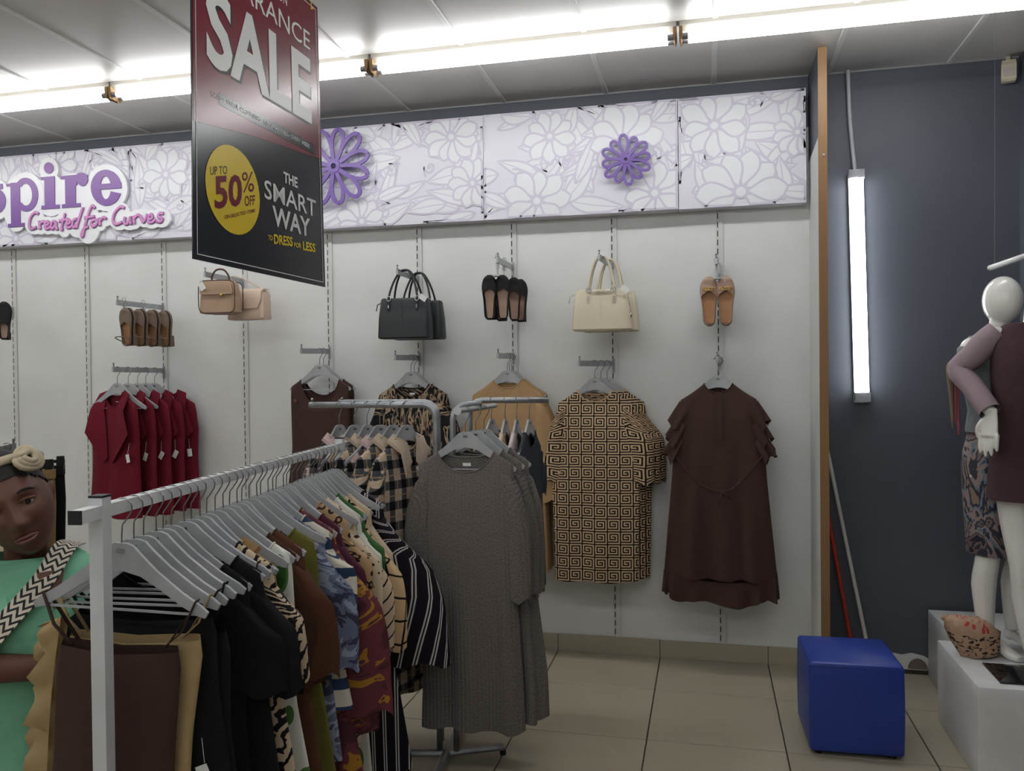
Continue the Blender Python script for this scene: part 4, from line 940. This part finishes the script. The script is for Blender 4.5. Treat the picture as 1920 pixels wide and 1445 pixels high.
L_black = leather('black', C(30,34,38), C(24,27,31)); L_cream = leather('cream', C(216,206,182), C(204,193,168)); L_tan = leather('tan_suede', C(180,152,128), C(164,136,112), .7); L_pale = leather('blush', C(220,196,176), C(206,180,160)); L_dbrown = leather('dark_brown', C(86,54,42))
BG = 'handbags hanging on the wall hooks'
tote('black leather handbag with silver buckles hanging on the wall', (-1.775, -.30, 2.262), .03, L_black, .315, .235, .13, .165, .085, M_silver, grp=BG)
tote('second black handbag tucked behind the black buckled handbag', (-1.745, -.15, 2.262), -.05, L_black, .315, .23, .11, .17, .085, M_silver, False, grp=BG)
tote('cream leather handbag with metal trim and round charm', (-.628, -.31, 2.292), .02, L_cream, .325, .225, .12, .185, .07, M_silver, True, .86, grp=BG, plate=True)
tote('second cream handbag behind the cream bag with the charm', (-.598, -.16, 2.292), -.06, L_cream, .32, .225, .11, .185, .07, M_silver, False, .86, grp=BG)
t = thing('handbag', 'small tan suede box bag with brown piping and top handle', 'handbag', (-2.93, -.38, 2.135), .12, BG)
MB().loft(pgram([(0,0,-.10,.112,.052), (0,0,-.094,.118,.058), (0,0,0,.113,.055), (0,0,.075,.10,.05), (0,0,.095,.085,.04), (0,0,.10,.07,.03)], 28, .35)).build('body', L_tan, t, smooth='auto')
for yy in (-.056, .056):
    MB().tube([(.114*sgp(math.cos(2*PI*k/28), .35), yy, -.002+.098*sgp(math.sin(2*PI*k/28), .35)) for k in range(29)], .0032, 6).build('piping', L_dbrown, t, smooth=True)
MB().loft(pgram([(0,-.058,.02,.105,.006), (0,-.061,.05,.10,.006), (0,-.054,.09,.085,.006)], 20, .4)).build('flap', L_tan, t, smooth='auto')
MB().box((0, -.0645, .018), (.20, .004, .014)).build('flap_trim', L_tan, t)
MB().tube([(-.055, 0, .095), (-.052, 0, .13), (-.025, 0, .165), (.02, 0, .165), (.05, 0, .13), (.056, 0, .095)], .006, 8, smooth=4).build('handle', L_dbrown, t, smooth=True)
MB().ell((.035, -.067, .006), (.009,.004,.010), 10, 8).build('clasp', M_gold, t, smooth=True)
MB().box((-.085, -.07, .06), (.035, .0015, .05), Matrix.Rotation(-.5, 3, 'Y')).build('price_tag', M_tagw, t)
t = thing('handbag', 'blush satchel with flap behind the small tan box bag', 'handbag', (-2.835, -.22, 2.11), -.1, BG)
MB().loft(pgram([(0,0,-.105,.13,.05), (0,0,-.098,.135,.055), (0,0,.05,.13,.05), (0,0,.07,.12,.04)], 28, .3)).build('body', L_pale, t, smooth='auto')
MB().loft(pgram([(0,-.054,-.04,.10,.008), (0,-.058,0,.125,.008), (0,-.05,.065,.13,.008), (0,0,.082,.13,.05)], 24, .35)).build('flap', L_pale, t, smooth='auto')
for k in range(3): MB().box((.128, -.03+.03*k, -.05), (.01, .012, .11)).build('gusset_pleat', L_pale, t)
MB().tube([(-.12, 0, .07), (-.10, -.01, .14), (-.09, -.04, .165), (.0, -.03, .14), (.12, 0, .07)], .004, 6, smooth=4).build('strap', L_pale, t, smooth=True)

# ------------------------------------------------------------------ shoes hanging toe up on the wall
def shoe(label, loc, rz, m, msole, L=.235, W=.040, D=.055, open0=.12, open1=.68, heel=None, extra=None, grp=None, tiltx=0, kind='shoe'):
    t = thing(kind, label, 'shoe', loc, rz, grp); t.rotation_euler = (tiltx, 0, rz)
    def wid(s): return (1 if s > .1 else math.sqrt(max(.12, 1-((.1-s)/.105)**2)))*W*(.62+.20*math.sin(PI*min(1, s*1.6))*.6+.42*math.exp(-((s-.72)/.24)**2))*(1 if s < .86 else math.sqrt(max(0, 1-((s-.86)/.15)**2)))
    def dep(s): return D*(.95-.50*s) if s < .9 else D*.50*math.sqrt(max(.0, 1-((s-.9)/.115)**2))+.004
    rows = []; n = 18; S_ = [i/22 for i in range(23)]
    for s in S_:
        w, d_ = max(wid(s), .004), max(dep(s), .006)
        op = 0 if (s > open1 or s < 0) else min(1, (open1-s)/.10)
        Amax = PI*(1-.35*op)
        rows.append([(w*math.sin(a), -d_*(1-math.cos(a))/2, -L+s*L) for a in [Amax*(2*k/n-1) for k in range(n+1)]])
    MB().loft(rows, True, False, False).build('upper', m, t, smooth=True)
    MB().loft([[(wid(s)*.9*q, -.007, -L+s*L) for q in (-1, -.5, 0, .5, 1)] for s in S_[1:-1]], False, False, False).build('insole', msole, t, smooth=True, fixn=False)
    MB().loft([[(max(wid(s), .004)*q, y_, -L+s*L) for q, y_ in ((-1,.001),(1,.001),(1,.006),(-1,.006))] for s in S_]).build('outsole', mat('rubber_sole', C(46,40,36), .7), t)
    if heel: MB().loft([[(heel[0]*x, y_*1, z) for x, z in ((-1,-L),(1,-L),(1,-L+heel[2]),(-1,-L+heel[2]))] for y_ in (.004, heel[1])]).build('heel', m, t)
    if extra == 'chain':
        for k in range(4):
            b = MB(); b.tube([(-.022+.015*k+.010*math.cos(q*PI/6), -dep(.74)-.003, -L+.735*L+.008*math.sin(q*PI/6)) for q in range(13)], .0022, 6); b.build('chain_link', M_gold, t, smooth=True)
    if extra == 'platform':
        MB().loft([[(max(wid(s), .004)*1.02*q, y_, -L+s*L) for q, y_ in ((-1,.006),(1,.006),(1,.028),(-1,.028))] for s in S_]).build('platform', m, t)
        MB().tube([(-.034, -.02, -L+.03), (-.048, -.055, -L+.05), (-.03, -.075, -L+.06), (.03, -.075, -L+.06), (.046, -.055, -L+.05), (.034, -.02, -L+.03)], .0032, 6, smooth=4).build('ankle_strap', m, t, smooth=True)
    return t
M_clrp = mat('clear_hook_plastic', C(214,216,216), .3, trans=.35)
def shoe_hook(label, loc, rz=0):
    t = thing('shoe_hanger', label, 'hanger', loc, rz, 'clear shoe hangers on the wall')
    MB().tube([(0, 0, -.10), (0, 0, -.02), (.010, 0, .0), (.004, 0, .014), (-.010, 0, .012), (-.014, 0, -.004)], .004, 6, smooth=3).build('hook', M_clrp, t, smooth=True)
    MB().box((0, 0, -.045), (.026, .004, .035)).build('tab', M_clrp, t)
    MB().box((0, -.02, -.105), (.034, .05, .008)).build('clip', M_clrp, t)
L_taupe = leather('taupe_suede', C(130,112,98), C(114,97,84), .85); L_nude = leather('nude', C(176,146,128), C(160,131,114), .4); L_in = leather('tan_insole', C(186,138,96), C(170,122,82), .6); L_inp = leather('peach_insole', C(198,164,146), None, .6); L_bsuede = leather('black_suede', C(24,24,26), None, .85)
SG = 'shoes hung toe up on the wall hooks'
for i, (x, yy) in enumerate(((-3.60, -.435), (-3.60, -.345), (-3.60, -.255), (-3.60, -.165))):
    shoe('taupe suede platform sandal, %s from the free end of its hook' % ['first','second','third','fourth'][i], (x+.05+.022*i, yy, 2.085), .12, L_taupe, L_in, .235, .04, .05, .12, .62, (.03, .055, .07), 'platform', SG, kind='platform_sandal', tiltx=.1)
shoe_hook('clear shoe hanger between the first pair of taupe sandals', (-3.60, -.39, 2.14)); shoe_hook('clear shoe hanger between the second pair of taupe sandals', (-3.60, -.21, 2.14))
for i, (dx, yy, lb) in enumerate(((-.045, -.37, 'front left'), (.025, -.35, 'front right'), (-.015, -.24, 'rear left'), (.06, -.22, 'rear right'), (.075, -.12, 'last'))):
    shoe('black suede court shoe with peach insole, %s of the bunch' % lb, (-1.205+dx, yy, 2.205), .12 if i % 2 else -.05, L_bsuede, L_inp, .25, .041, .055, .05, .70, (.018, .05, .05), None, SG, kind='court_shoe', tiltx=.06)
shoe_hook('clear shoe hanger of the front black court shoes', (-1.205, -.36, 2.303)); shoe_hook('clear shoe hanger of the rear black court shoes', (-1.2, -.23, 2.303))
for i, (dx, yy, lb) in enumerate(((-.045, -.24, 'front left'), (.042, -.24, 'front right'), (-.042, -.13, 'rear left'), (.048, -.13, 'rear right'))):
    shoe('nude flat shoe with gold chain, %s of four' % lb, (-.012+dx, yy, 2.165), .0, L_nude, L_in, .262, .046, .05, .05, .70, None, 'chain', SG, kind='flat_shoe')
shoe_hook('clear shoe hanger of the front nude flats', (-.012, -.25, 2.256)); shoe_hook('clear shoe hanger of the rear nude flats', (-.008, -.14, 2.256))
shoe('black suede shoe with small square buckle at the left edge', (-4.585, -.30, 2.165), .5, L_bsuede, L_inp, .25, .042, .06, .05, .45, (.022, .05, .05), None, SG, kind='court_shoe')
shoe_hook('clear shoe hanger of the black shoe at the left edge', (-4.79, -.30, 2.146))

# ------------------------------------------------------------------ trousers on a stand at the left edge
t = thing('trouser_stand', 'steel arm of a stand with clipped trousers at the left edge', 'clothes rack', (0,0,0))
a, b = Vector((-2.53, -2.63, 1.372)), Vector((-2.70, -2.16, 1.386)); dd = (b-a).normalized()
MB().loft([[p+Vector((sx*.006*dd.y, -sx*.006*dd.x, sz*.015)) for sx, sz in ((-1,-1),(1,-1),(1,1),(-1,1))] for p in (a, b)]).build('arm', M_steel, t)
MB().tube([b+Vector((0,0,.012))-dd*.01, b+Vector((0,0,.032))-dd*.01], .004, 8).build('end_pin', M_chrome, t)
MB().b2((a.x-.02, a.y-.02, .02), (a.x+.02, a.y+.02, 1.39)).build('post', M_steel, t); MB().b2((a.x-.25, a.y-.2, 0), (a.x+.25, a.y+.2, .02)).build('base', M_steel, t)
pn = Vector((dd.y, -dd.x, 0))
for i, (q, fm, lb, w) in enumerate(((.30, F_cream, 'cream lace trousers clipped nearest on the left stand', .19), (.52, F_char, 'charcoal trousers clipped behind the cream pair', .185), (.70, F_khaki, 'khaki trousers clipped on the left stand', .20), (.88, F_black, 'black trousers clipped last on the left stand', .195))):
    p = a.lerp(b, q); rz = math.atan2(pn.y, pn.x)+.06*(i-1)
    h = thing('clip_hanger', 'black clip hanger of the '+lb.split(' clipped')[0], 'hanger', tuple(p), rz, 'black clip hangers on the left stand')
    MB().tube([(0, 0, -.05), (0, 0, -.02), (.014, 0, .004), (.006, 0, .021), (-.012, 0, .018)], .0018, 6, smooth=3).build('hook', M_chrome, h, smooth=True)
    MB().box((0, 0, -.055), (.40, .006, .012)).build('bar', M_black, h)
    for s_ in (-1, 1):
        MB().loft(pgram([(s_*.185, 0, -.09, .013, .010), (s_*.185, 0, -.07, .014, .014), (s_*.185, 0, -.035, .013, .012)], 12, .5)).build('clip', M_black, h, smooth='auto')
    o = thing('trousers', lb, 'trousers', tuple(p), rz, 'trousers clipped on the left stand')
    for s_ in (-1, 1):
        rows = [[(s_*(w*.5+.003)+w*.5*rxx*sgp(math.cos(2*PI*k/20), .7), .014*math.sin(2*PI*k/20)*(1+z*-.3), z) for k in range(20)] for z, rxx in ((-.075, 1), (-.2, 1.04), (-.4, .98), (-.65, .9), (-.95, .82))]
        MB().loft(rows, True, True).build('leg', fm, o, smooth='auto')
    MB().box((0, 0, -.09), (w*2.02, .031, .035)).build('waistband', fm, o)

# ------------------------------------------------------------------ figures (bodies fused into one continuous surface)
def fuse(mb, name, m, parent, voxel=.0048, smooth=3):
    o = mb.build(name, m, parent, smooth=True)
    r = o.modifiers.new('fuse', 'REMESH'); r.mode = 'VOXEL'; r.voxel_size = voxel; r.use_smooth_shade = True
    s = o.modifiers.new('soften', 'SMOOTH'); s.factor = .5; s.iterations = smooth
    bpy.context.view_layer.update(); dg = bpy.context.evaluated_depsgraph_get()
    me = bpy.data.meshes.new_from_object(o.evaluated_get(dg)); o.modifiers.clear(); o.data = me
    me.materials.clear(); me.materials.append(m); me.polygons.foreach_set('use_smooth', [True]*len(me.polygons))
    return o
def hand(mb, wrist, dirn, nrm, sc=1.0, curl=.25, thumb=1):
    w, d, nn = Vector(wrist), Vector(dirn).normalized(), Vector(nrm).normalized(); s = d.cross(nn).normalized()*thumb
    mb.tube([w-d*.02, w+d*.03*sc, w+d*.085*sc], [.023*sc, .030*sc, .036*sc], 12, ry=.42, up=nn)
    for k, (off, L) in enumerate(((-.032, .068), (-.011, .080), (.011, .075), (.031, .058))):
        p = w+d*.075*sc+s*off*sc; c = curl*(1+.12*k)
        pts = [p, p+d*L*.42*sc+nn*c*.01, p+(d*L*.75+nn*c*.06*L/.07)*sc*.98, p+(d*L*.98+nn*c*.14*L/.07)*sc*.98]
        mb.tube(pts, [.0088*sc, .0086*sc, .008*sc, .0062*sc], 8, smooth=3); mb.ell(pts[-1], (.0062*sc,)*3, 8, 6)
    p = w+d*.025*sc-s*.024*sc; pts = [p, p+(d*.03-s*.022)*sc, p+(d*.062-s*.028+nn*.012)*sc]
    mb.tube(pts, [.0125*sc, .0105*sc, .008*sc], 8, smooth=3); mb.ell(pts[-1], (.008*sc,)*3, 8, 6)
def legs(mb, hipz, stance=((-1,0,0),(1,0,0)), heel=.045):
    for s_, dx, dy in stance:
        h = (s_*.085, 0, hipz); k = (s_*.08+dx*.5, -.01+dy*.5, hipz*.54); a = (s_*.062+dx, .015+dy, .085)
        mb.tube([h, ((h[0]+k[0])/2, -.005, (h[2]+k[2])/2), k, ((k[0]*.6+a[0]*.4), (k[1]*.6+a[1]*.4)+.018, k[2]*.6+a[2]*.4), a], [.085, .07, .05, .052, .033], 16, smooth=4)
        mb.tube([(a[0], a[1]+.02, heel+.01), (a[0], a[1]-.06, heel*.8+.012), (a[0], a[1]-.135, .018), (a[0], a[1]-.185, .014)], [.028, .032, .034, .02], 12, ry=.62, up=(0,0,1), smooth=3)
        mb.ell((a[0], a[1]+.018, heel+.016), (.026,.03,.03), 10, 8)
def torso(mb, zhip, zsh, w=1.0):
    Z = lambda q: zhip+(zsh-zhip)*q; rows = []
    for q, rx, ry, y in ((-.12,.11,.09,0), (.0,.158,.112,.005), (.12,.15,.108,.005), (.38,.112,.083,-.005), (.55,.125,.092,-.01), (.72,.148,.108,-.018), (.86,.15,.095,-.005), (.96,.135,.07,.005), (1.02,.07,.05,.01)):
        rows.append([(rx*w*math.cos(2*PI*k/24), y+ry*w*math.sin(2*PI*k/24), Z(q)) for k in range(24)])
    mb.loft(rows)
    for s_ in (-1, 1): mb.ell((s_*.072*w, -.085*w, Z(.70)), (.055*w,.05*w,.055*w), 12, 10); mb.ell((s_*.155*w, 0, Z(.93)), (.052*w,.05*w,.05*w), 12, 10)
M_manne = mat('mannequin_gloss_white', C(236,234,228), .18, coat=.3)
def shell(name, m, par, rows, n=40, e=.9, fold=0, nf=7, seed=0, caps=False):
    out = []; uvs = []
    for i, (z, rx, ry, cx, cy) in enumerate(rows):
        q = i/(len(rows)-1); r_ = []; u_ = []
        for k in range(n+1):
            a = PI/2+2*PI*k/n; f = 1+fold*q*math.sin(nf*a+seed+2*q)
            r_.append((cx+rx*f*sgp(math.cos(a), e), cy+ry*f*sgp(math.sin(a), e), z)); u_.append(((a-PI/2)*rx, z))
        out.append(r_[:-1]); uvs.append(u_)
    return MB().loft(out, caps, False, True, uvs).build(name, m, par, smooth=True, fixn=False)
# rear mannequin: egg head, printed skirt
t = thing('mannequin', 'white egg-headed mannequin in a swirl print skirt, standing at the rear', 'mannequin', (1.218, -.715, .381), .5)
mb = MB(); legs(mb, .80, ((-1,-.01,0),(1,.0,-.02))); torso(mb, .84, 1.40)
mb.tube([(0, .01, 1.38), (0, .0, 1.50)], [.048, .043], 14).ell((0, -.012, 1.575), (.072,.092,.108), 20, 14)
for s_ in (1,):
    mb.tube([(s_*.165, 0, 1.36), (s_*.20, .02, 1.12), (s_*.19, -.05, .92)], [.042, .034, .024], 12, smooth=4); hand(mb, (s_*.19, -.05, .92), (0, -.1, -1), (-s_, 0, 0), .95, .2, -s_)
fuse(mb, 'body', M_manne, t)
shell('skirt', F_swirl, t, [(1.075,.118,.09,0,0), (1.0,.135,.105,0,0), (.9,.165,.125,0,0), (.84,.172,.13,0,0), (.7,.165,.128,0,0), (.55,.155,.12,0,0), (.44,.15,.115,0,0), (.435,.145,.11,0,0)], fold=.02, nf=5)
shell('blouse', fb('soft_grey', C(132,136,140), C(112,116,120)), t, [(1.43,.075,.058,0,.005), (1.415,.15,.075,0,.005), (1.36,.215,.10,0,0), (1.30,.212,.11,0,0), (1.24,.18,.15,0,-.02), (1.16,.165,.135,0,-.015), (1.08,.14,.112,0,0), (1.0,.155,.12,0,0), (.985,.155,.12,0,0)], fold=.02, nf=6)
F_rose = fb('rose', C(196,120,132), C(170,98,110))
for k, (x, L, m_) in enumerate(((-.172, .24, F_rose), (-.19, .27, F_taupe), (-.16, .30, F_rose), (-.198, .2, F_taupe))):
    MB().tube([(x+.06, .03, 1.32), (x-.005, .06, 1.29), (x-.02, .065, 1.24), (x-.015+.004*k, .065, 1.27-L)], [.02, .022, .014, .005], 8, smooth=4).build('scarf_end', m_, t, smooth=True)
# front mannequin: headless, hand on hip, plum dress with mauve sleeves
t = thing('mannequin', 'headless white mannequin in a plum dress with its hand on its hip', 'mannequin', (1.285, -.95, .381), -.08)
mb = MB(); legs(mb, .80, ((-1,.03,-.05),(1,.02,.03)), .06); torso(mb, .84, 1.44)
mb.tube([(0, .01, 1.42), (0, .005, 1.52), (0, .0, 1.60)], [.055, .047, .048], 16)
SH, EL, WR = Vector((-.165, 0, 1.415)), Vector((-.285, .03, 1.265)), Vector((-.20, -.12, 1.085))
mb.tube([SH, SH.lerp(EL, .5), EL, EL.lerp(WR, .5), WR], [.044, .04, .036, .033, .024], 14, smooth=4)
hand(mb, WR, (-.10, -.10, -1), (.75, .6, 0), 1.18, .03, 1)
mb.tube([(.165, 0, 1.415), (.21, .03, 1.15), (.19, -.03, .93)], [.044, .036, .024], 12, smooth=4); hand(mb, (.19, -.03, .93), (0, -.1, -1), (-1, 0, 0), .95, .2, -1)
fuse(mb, 'body', M_manne, t)
F_pl = fb('aubergine', C(84,62,66), C(70,50,55)); F_mv = fb('mauve', C(164,146,152), C(148,129,137))
shell('dress', F_pl, t, [(1.462,.085,.062,0,.01), (1.455,.125,.07,0,.005), (1.42,.165,.08,0,0), (1.36,.175,.115,0,-.01), (1.26,.178,.15,0,-.02), (1.05,.165,.125,0,-.005), (.9,.18,.14,0,0), (.82,.185,.142,0,0), (.715,.195,.15,0,0)], fold=.02, nf=5)
MB().tube([SH+Vector((.02,0,.008)), SH.lerp(EL, .25), SH.lerp(EL, .6), EL+Vector((-.006,0,0)), EL.lerp(WR, .35), EL.lerp(WR, .7), EL.lerp(WR, .97)], [.054, .056, .052, .046, .046, .045, .044], 16, smooth=4, caps=False).build('sleeve', F_mv, t, smooth=True)
MB().tube([(.155, 0, 1.42), (.19, .015, 1.28), (.212, .03, 1.15), (.2, -.0, 1.0)], [.056, .054, .048, .046], 16, smooth=4, caps=False).build('sleeve', F_mv, t, smooth=True)

# ------------------------------------------------------------------ shopper behind the rail
M_skin = mat('skin_dark_brown', fn=lambda n: {'col': n.mix(n.noise(n.obj(), 14, 3), C(112,74,58), C(94,60,47)), 'bump': n.bump(n.noise(n.obj(), 300, 2), .08, .002)}, rough=.48, spec=.4)
PW = thing('person', 'person in a mint green dress with a cream headband, leaning behind the rail', 'person', (-1.825, -3.03, 0), .62)
def g2(x, z, cx, cz, sx, sz): return math.exp(-((x-cx)/sx)**2-((z-cz)/sz)**2)
def head_rows():
    rows = []; nv, nu = 56, 72
    for i in range(nv+1):
        th = PI*i/nv; zz = -math.cos(th); row = []
        for k in range(nu):
            ph = 2*PI*k/nu; q = max(math.sin(th), .01); x, y, z = .078*q*math.cos(ph), .096*q*math.sin(ph), .122*zz
            if z < 0: x *= 1-.20*(z/-.122)**1.6; y *= 1-.10*(z/-.122)**2
            if z < -.03 and y > 0: y *= 1-.35*((-z-.03)/.092)
            if y < 0:
                fr = min(1, (-y/.096)*1.6); ax = abs(x)
                o = .026*g2(x, z, 0, -.026, .012, .017)+.014*g2(x, z, 0, .0, .0085, .026)+.010*g2(ax, z, .015, -.030, .008, .008)      # nose
                o += -.011*g2(ax, z, .031, .012, .018, .012)+.006*g2(ax, z, .030, .034, .026, .009)                                  # sockets, brow
                o += .010*g2(x, z, 0, -.0555, .022, .0062)+.0115*g2(x, z, 0, -.0705, .019, .007)-.005*g2(x, z, 0, -.063, .026, .0025)    # lips
                o += .007*g2(ax, z, .042, -.018, .022, .022)+.010*g2(x, z, 0, -.104, .024, .016)-.004*g2(x, z, 0, -.086, .022, .008)     # cheeks, chin
                y -= o*fr
            row.append(Vector((x, y, z)))
        rows.append(row)
    return rows
HT = Matrix.Translation((-.012, -.05, 1.325)) @ Matrix.Rotation(-.36, 4, 'Y') @ Matrix.Rotation(.10, 4, 'X') @ Matrix.Rotation(.12, 4, 'Z') @ Matrix.Scale(1.14, 4)
mb = MB(); mb.loft([[HT @ p for p in r] for r in head_rows()])
for s_ in (-1, 1): mb.ell(HT @ Vector((s_*.077, .012, -.005)), (.010,.018,.030), 10, 8)
mb.tube([(0, .03, 1.10), (.005, .01, 1.17), HT @ Vector((0, .02, -.06))], [.062, .052, .052], 16, smooth=3)
torso(mb, .70, 1.145, 1.08); legs(mb, .68, ((-1,0,0),(1,0,0)), .03)
LA = [(-.185, 0, 1.10), (-.215, -.01, 1.02), (-.225, -.03, .935)]; LF = [(-.225, -.03, .935), (-.08, -.15, .945), (.10, -.17, .93)]
mb.tube(LA, [.055, .05, .042], 14, smooth=4); mb.tube(LF, [.044, .039, .028], 14, smooth=4); hand(mb, LF[-1], (1, -.15, .1), (0, .3, -1), .95, .35, 1)
mb.tube([(.185, 0, 1.10), (.225, .01, .98), (.24, .0, .87)], [.055, .05, .042], 14, smooth=4); mb.tube([(.24, .0, .87), (.265, -.05, .77), (.275, -.09, .68)], [.042, .036, .027], 14, smooth=4); hand(mb, (.275, -.09, .68), (.05, -.25, -1), (-1, 0, 0), .95, .3, -1)
fuse(mb, 'body', M_skin, PW, .0042, 3)
M_eye = mat('eye_white', C(206,196,186), .2); M_iris = mat('iris_dark', C(30,20,16), .1); M_lip = mat('lips', C(112,66,60), .4); M_hair = mat('hair_black', fn=lambda n: {'col': C(20,17,16), 'bump': n.bump(n.noise(n.obj(), 160, 3), .6, .006)}, rough=.7)
for s_ in (-1, 1):
    e = MB().ell(HT @ Vector((s_*.031, -.0755, .011)), (.0150,.0115,.0085), 14, 10).build('eye', M_eye, PW, smooth=True)
    MB().ell(HT @ Vector((s_*.031+.002, -.0845, .0105)), (.0072,.0032,.0072), 12, 8).build('iris', M_iris, e, smooth=True)
    MB().tube([HT @ Vector((s_*x, y, z)) for x, y, z in ((.013,-.0895,.031), (.028,-.090,.038), (.044,-.080,.036), (.054,-.068,.029))], [.002, .0034, .003, .0012], 6, smooth=3).build('eyebrow', M_hair, PW, smooth=True)
    MB().tube([HT @ Vector((s_*x, y, z)) for x, y, z in ((.014,-.0835,.0135), (.030,-.0895,.0185), (.048,-.078,.0125))], .0042, 6, smooth=3).build('eyelid', M_skin, PW, smooth=True)
MB().tube([HT @ Vector(p) for p in ((-.024,-.0845,-.0628), (-.010,-.1000,-.0585), (0,-.1020,-.0595), (.010,-.1000,-.0585), (.024,-.0845,-.0628))], [.0018,.0042,.0044,.0042,.0018], 8, smooth=3).tube([HT @ Vector(p) for p in ((-.022,-.0845,-.0638), (-.01,-.1005,-.0675), (.01,-.1005,-.0675), (.022,-.0845,-.0638))], [.0018,.005,.005,.0018], 8, smooth=3).build('lips', M_lip, PW, smooth=True)
hr = []
for r in head_rows():
    hr.append([HT @ (p*1.045+Vector((0, .004, .004))) for p in r])
hb = MB(); nv_ = len(hr); nu_ = len(hr[0])
vv = [p for r in hr for p in r]; ff = []
HI = HT.inverted()
for i in range(nv_-1):
    for k in range(nu_):
        q = [i*nu_+k, i*nu_+(k+1) % nu_, (i+1)*nu_+(k+1) % nu_, (i+1)*nu_+k]; c = sum(((HI @ vv[j]) for j in q), Vector())/4
        if c.z > .055-.62*(c.y+.05): ff.append(tuple(q))
hb.add(vv, ff); hb.build('hair', M_hair, PW, smooth=True, fixn=False)
M_band = mat('headband_cream', fn=cloth(C(204,190,164), C(176,160,132)), rough=.8)
band = [HT @ Vector((.083*math.cos(a), .0-.072*math.sin(a)*1.0+.02, .083+.024*math.sin(a)*1.0)) for a in [2*PI*k/28 for k in range(29)]]
MB().tube(band, .016, 10, ry=.012, caps=False).build('headband', M_band, PW, smooth=True)
hbt = bpy.data.objects['headband']
cc = HT @ Vector((.066, -.052, .092))
for k in range(3):
    R3 = .030-.008*k; nrm_ = (HT.to_3x3() @ Vector((.55, -.7, .45))).normalized(); u_ = nrm_.cross(Vector((0,0,1))).normalized(); w_ = nrm_.cross(u_)
    MB().tube([cc+nrm_*(.006*k)+(u_*math.cos(a)+w_*math.sin(a))*R3*(1+.08*math.sin(3*a+k)) for a in [2*PI*q/16 for q in range(17)]], .0085, 8).build('knot_fold', M_band, hbt, smooth=True)
M_mint = mat('fabric_mint', fn=cloth(C(142,206,172), C(120,186,150), 700, .4, 9), rough=.8, spec=.25)
shell('dress', M_mint, PW, [(1.185,.105,.075,.0,.012), (1.165,.165,.088,0,.008), (1.12,.205,.11,0,0), (1.03,.195,.145,0,-.02), (.93,.178,.14,0,-.012), (.85,.168,.13,0,0), (.72,.20,.155,0,0), (.5,.235,.19,0,0), (.3,.26,.21,0,0), (.22,.265,.215,0,0)], n=56, fold=.04, nf=9, seed=1)
for s_ in (-1, 1):
    MB().tube([(s_*.15, 0, 1.135), (s_*.19, -.003, 1.09), (s_*.213, -.01, 1.03), (s_*.222, -.018, .975)], [.07, .072, .07, .072], 18, smooth=4, caps=False).build('sleeve', M_mint, PW, smooth=True)
    MB().loft([[Vector(p) for p in r] for r in ([(s_*.10, .045, 1.20), (s_*.055, -.07, 1.165), (s_*.012, -.135, 1.085)], [(s_*.145, .03, 1.175), (s_*.12, -.085, 1.13), (s_*.075, -.148, 1.045)], [(s_*.145, .032, 1.165), (s_*.12, -.08, 1.12), (s_*.075, -.142, 1.035)])], True, True, False).build('collar', M_mint, PW, smooth=True)
MB().loft([[(.045, -.118, 1.158), (.075, -.112, 1.160), (.105, -.098, 1.158)], [(.062, -.136, 1.115), (.080, -.134, 1.115), (.10, -.126, 1.115)], [(.086, -.146, 1.07), (.089, -.146, 1.07), (.092, -.145, 1.07)]], False, False, False).build('neck_opening', M_skin, PW, smooth=True)
# patterned strap bag
t = thing('crossbody_bag', 'black and cream zigzag woven strap of a crossbody bag', 'bag', (-1.825, -3.03, 0), .62)
def chev(n):
    x, y, _ = n.xyz(n.uv()); tri = n.math('ABSOLUTE', n.math('SUBTRACT', n.math('FRACT', n.math('DIVIDE', x, .026)), .5))
    f = n.math('FRACT', n.math('DIVIDE', n.math('ADD', y, n.math('MULTIPLY', tri, .034)), .021)); return n.mix(n.math('GREATER_THAN', f, .45), C(28,26,28), C(206,196,180))
SP = crom([(.115, .06, 1.20), (.10, -.045, 1.205), (.06, -.125, 1.14), (-.02, -.178, 1.05), (-.11, -.178, .94), (-.20, -.13, .84), (-.235, -.06, .78)], 8); rows = []; uvs = []; ln = 0
for i, p in enumerate(SP):
    T = (SP[min(i+1, len(SP)-1)]-SP[max(i-1, 0)]).normalized(); ou = Vector((p.x*.4, p.y, .15)).normalized(); sd = T.cross(ou).normalized(); ln += (p-SP[i-1]).length if i else 0
    rows.append([p+sd*.027+ou*.001, p-sd*.027+ou*.001, p-sd*.027-ou*.002, p+sd*.027-ou*.002]); uvs.append([(0, ln), (.054, ln), (.056, ln), (.11, ln), (.112, ln)])
MB().loft(rows, True, True, True, uvs).build('strap', mat('woven_zigzag', fn=chev, rough=.8), t, fixn=False)
MB().loft(pgram([(-.25, -.09, .60, .09, .035), (-.25, -.09, .61, .10, .042), (-.25, -.09, .76, .10, .04), (-.25, -.09, .78, .085, .03)], 24, .35)).build('pouch', mat('woven_zigzag_bag', fn=chev, rough=.8), t, smooth='auto')
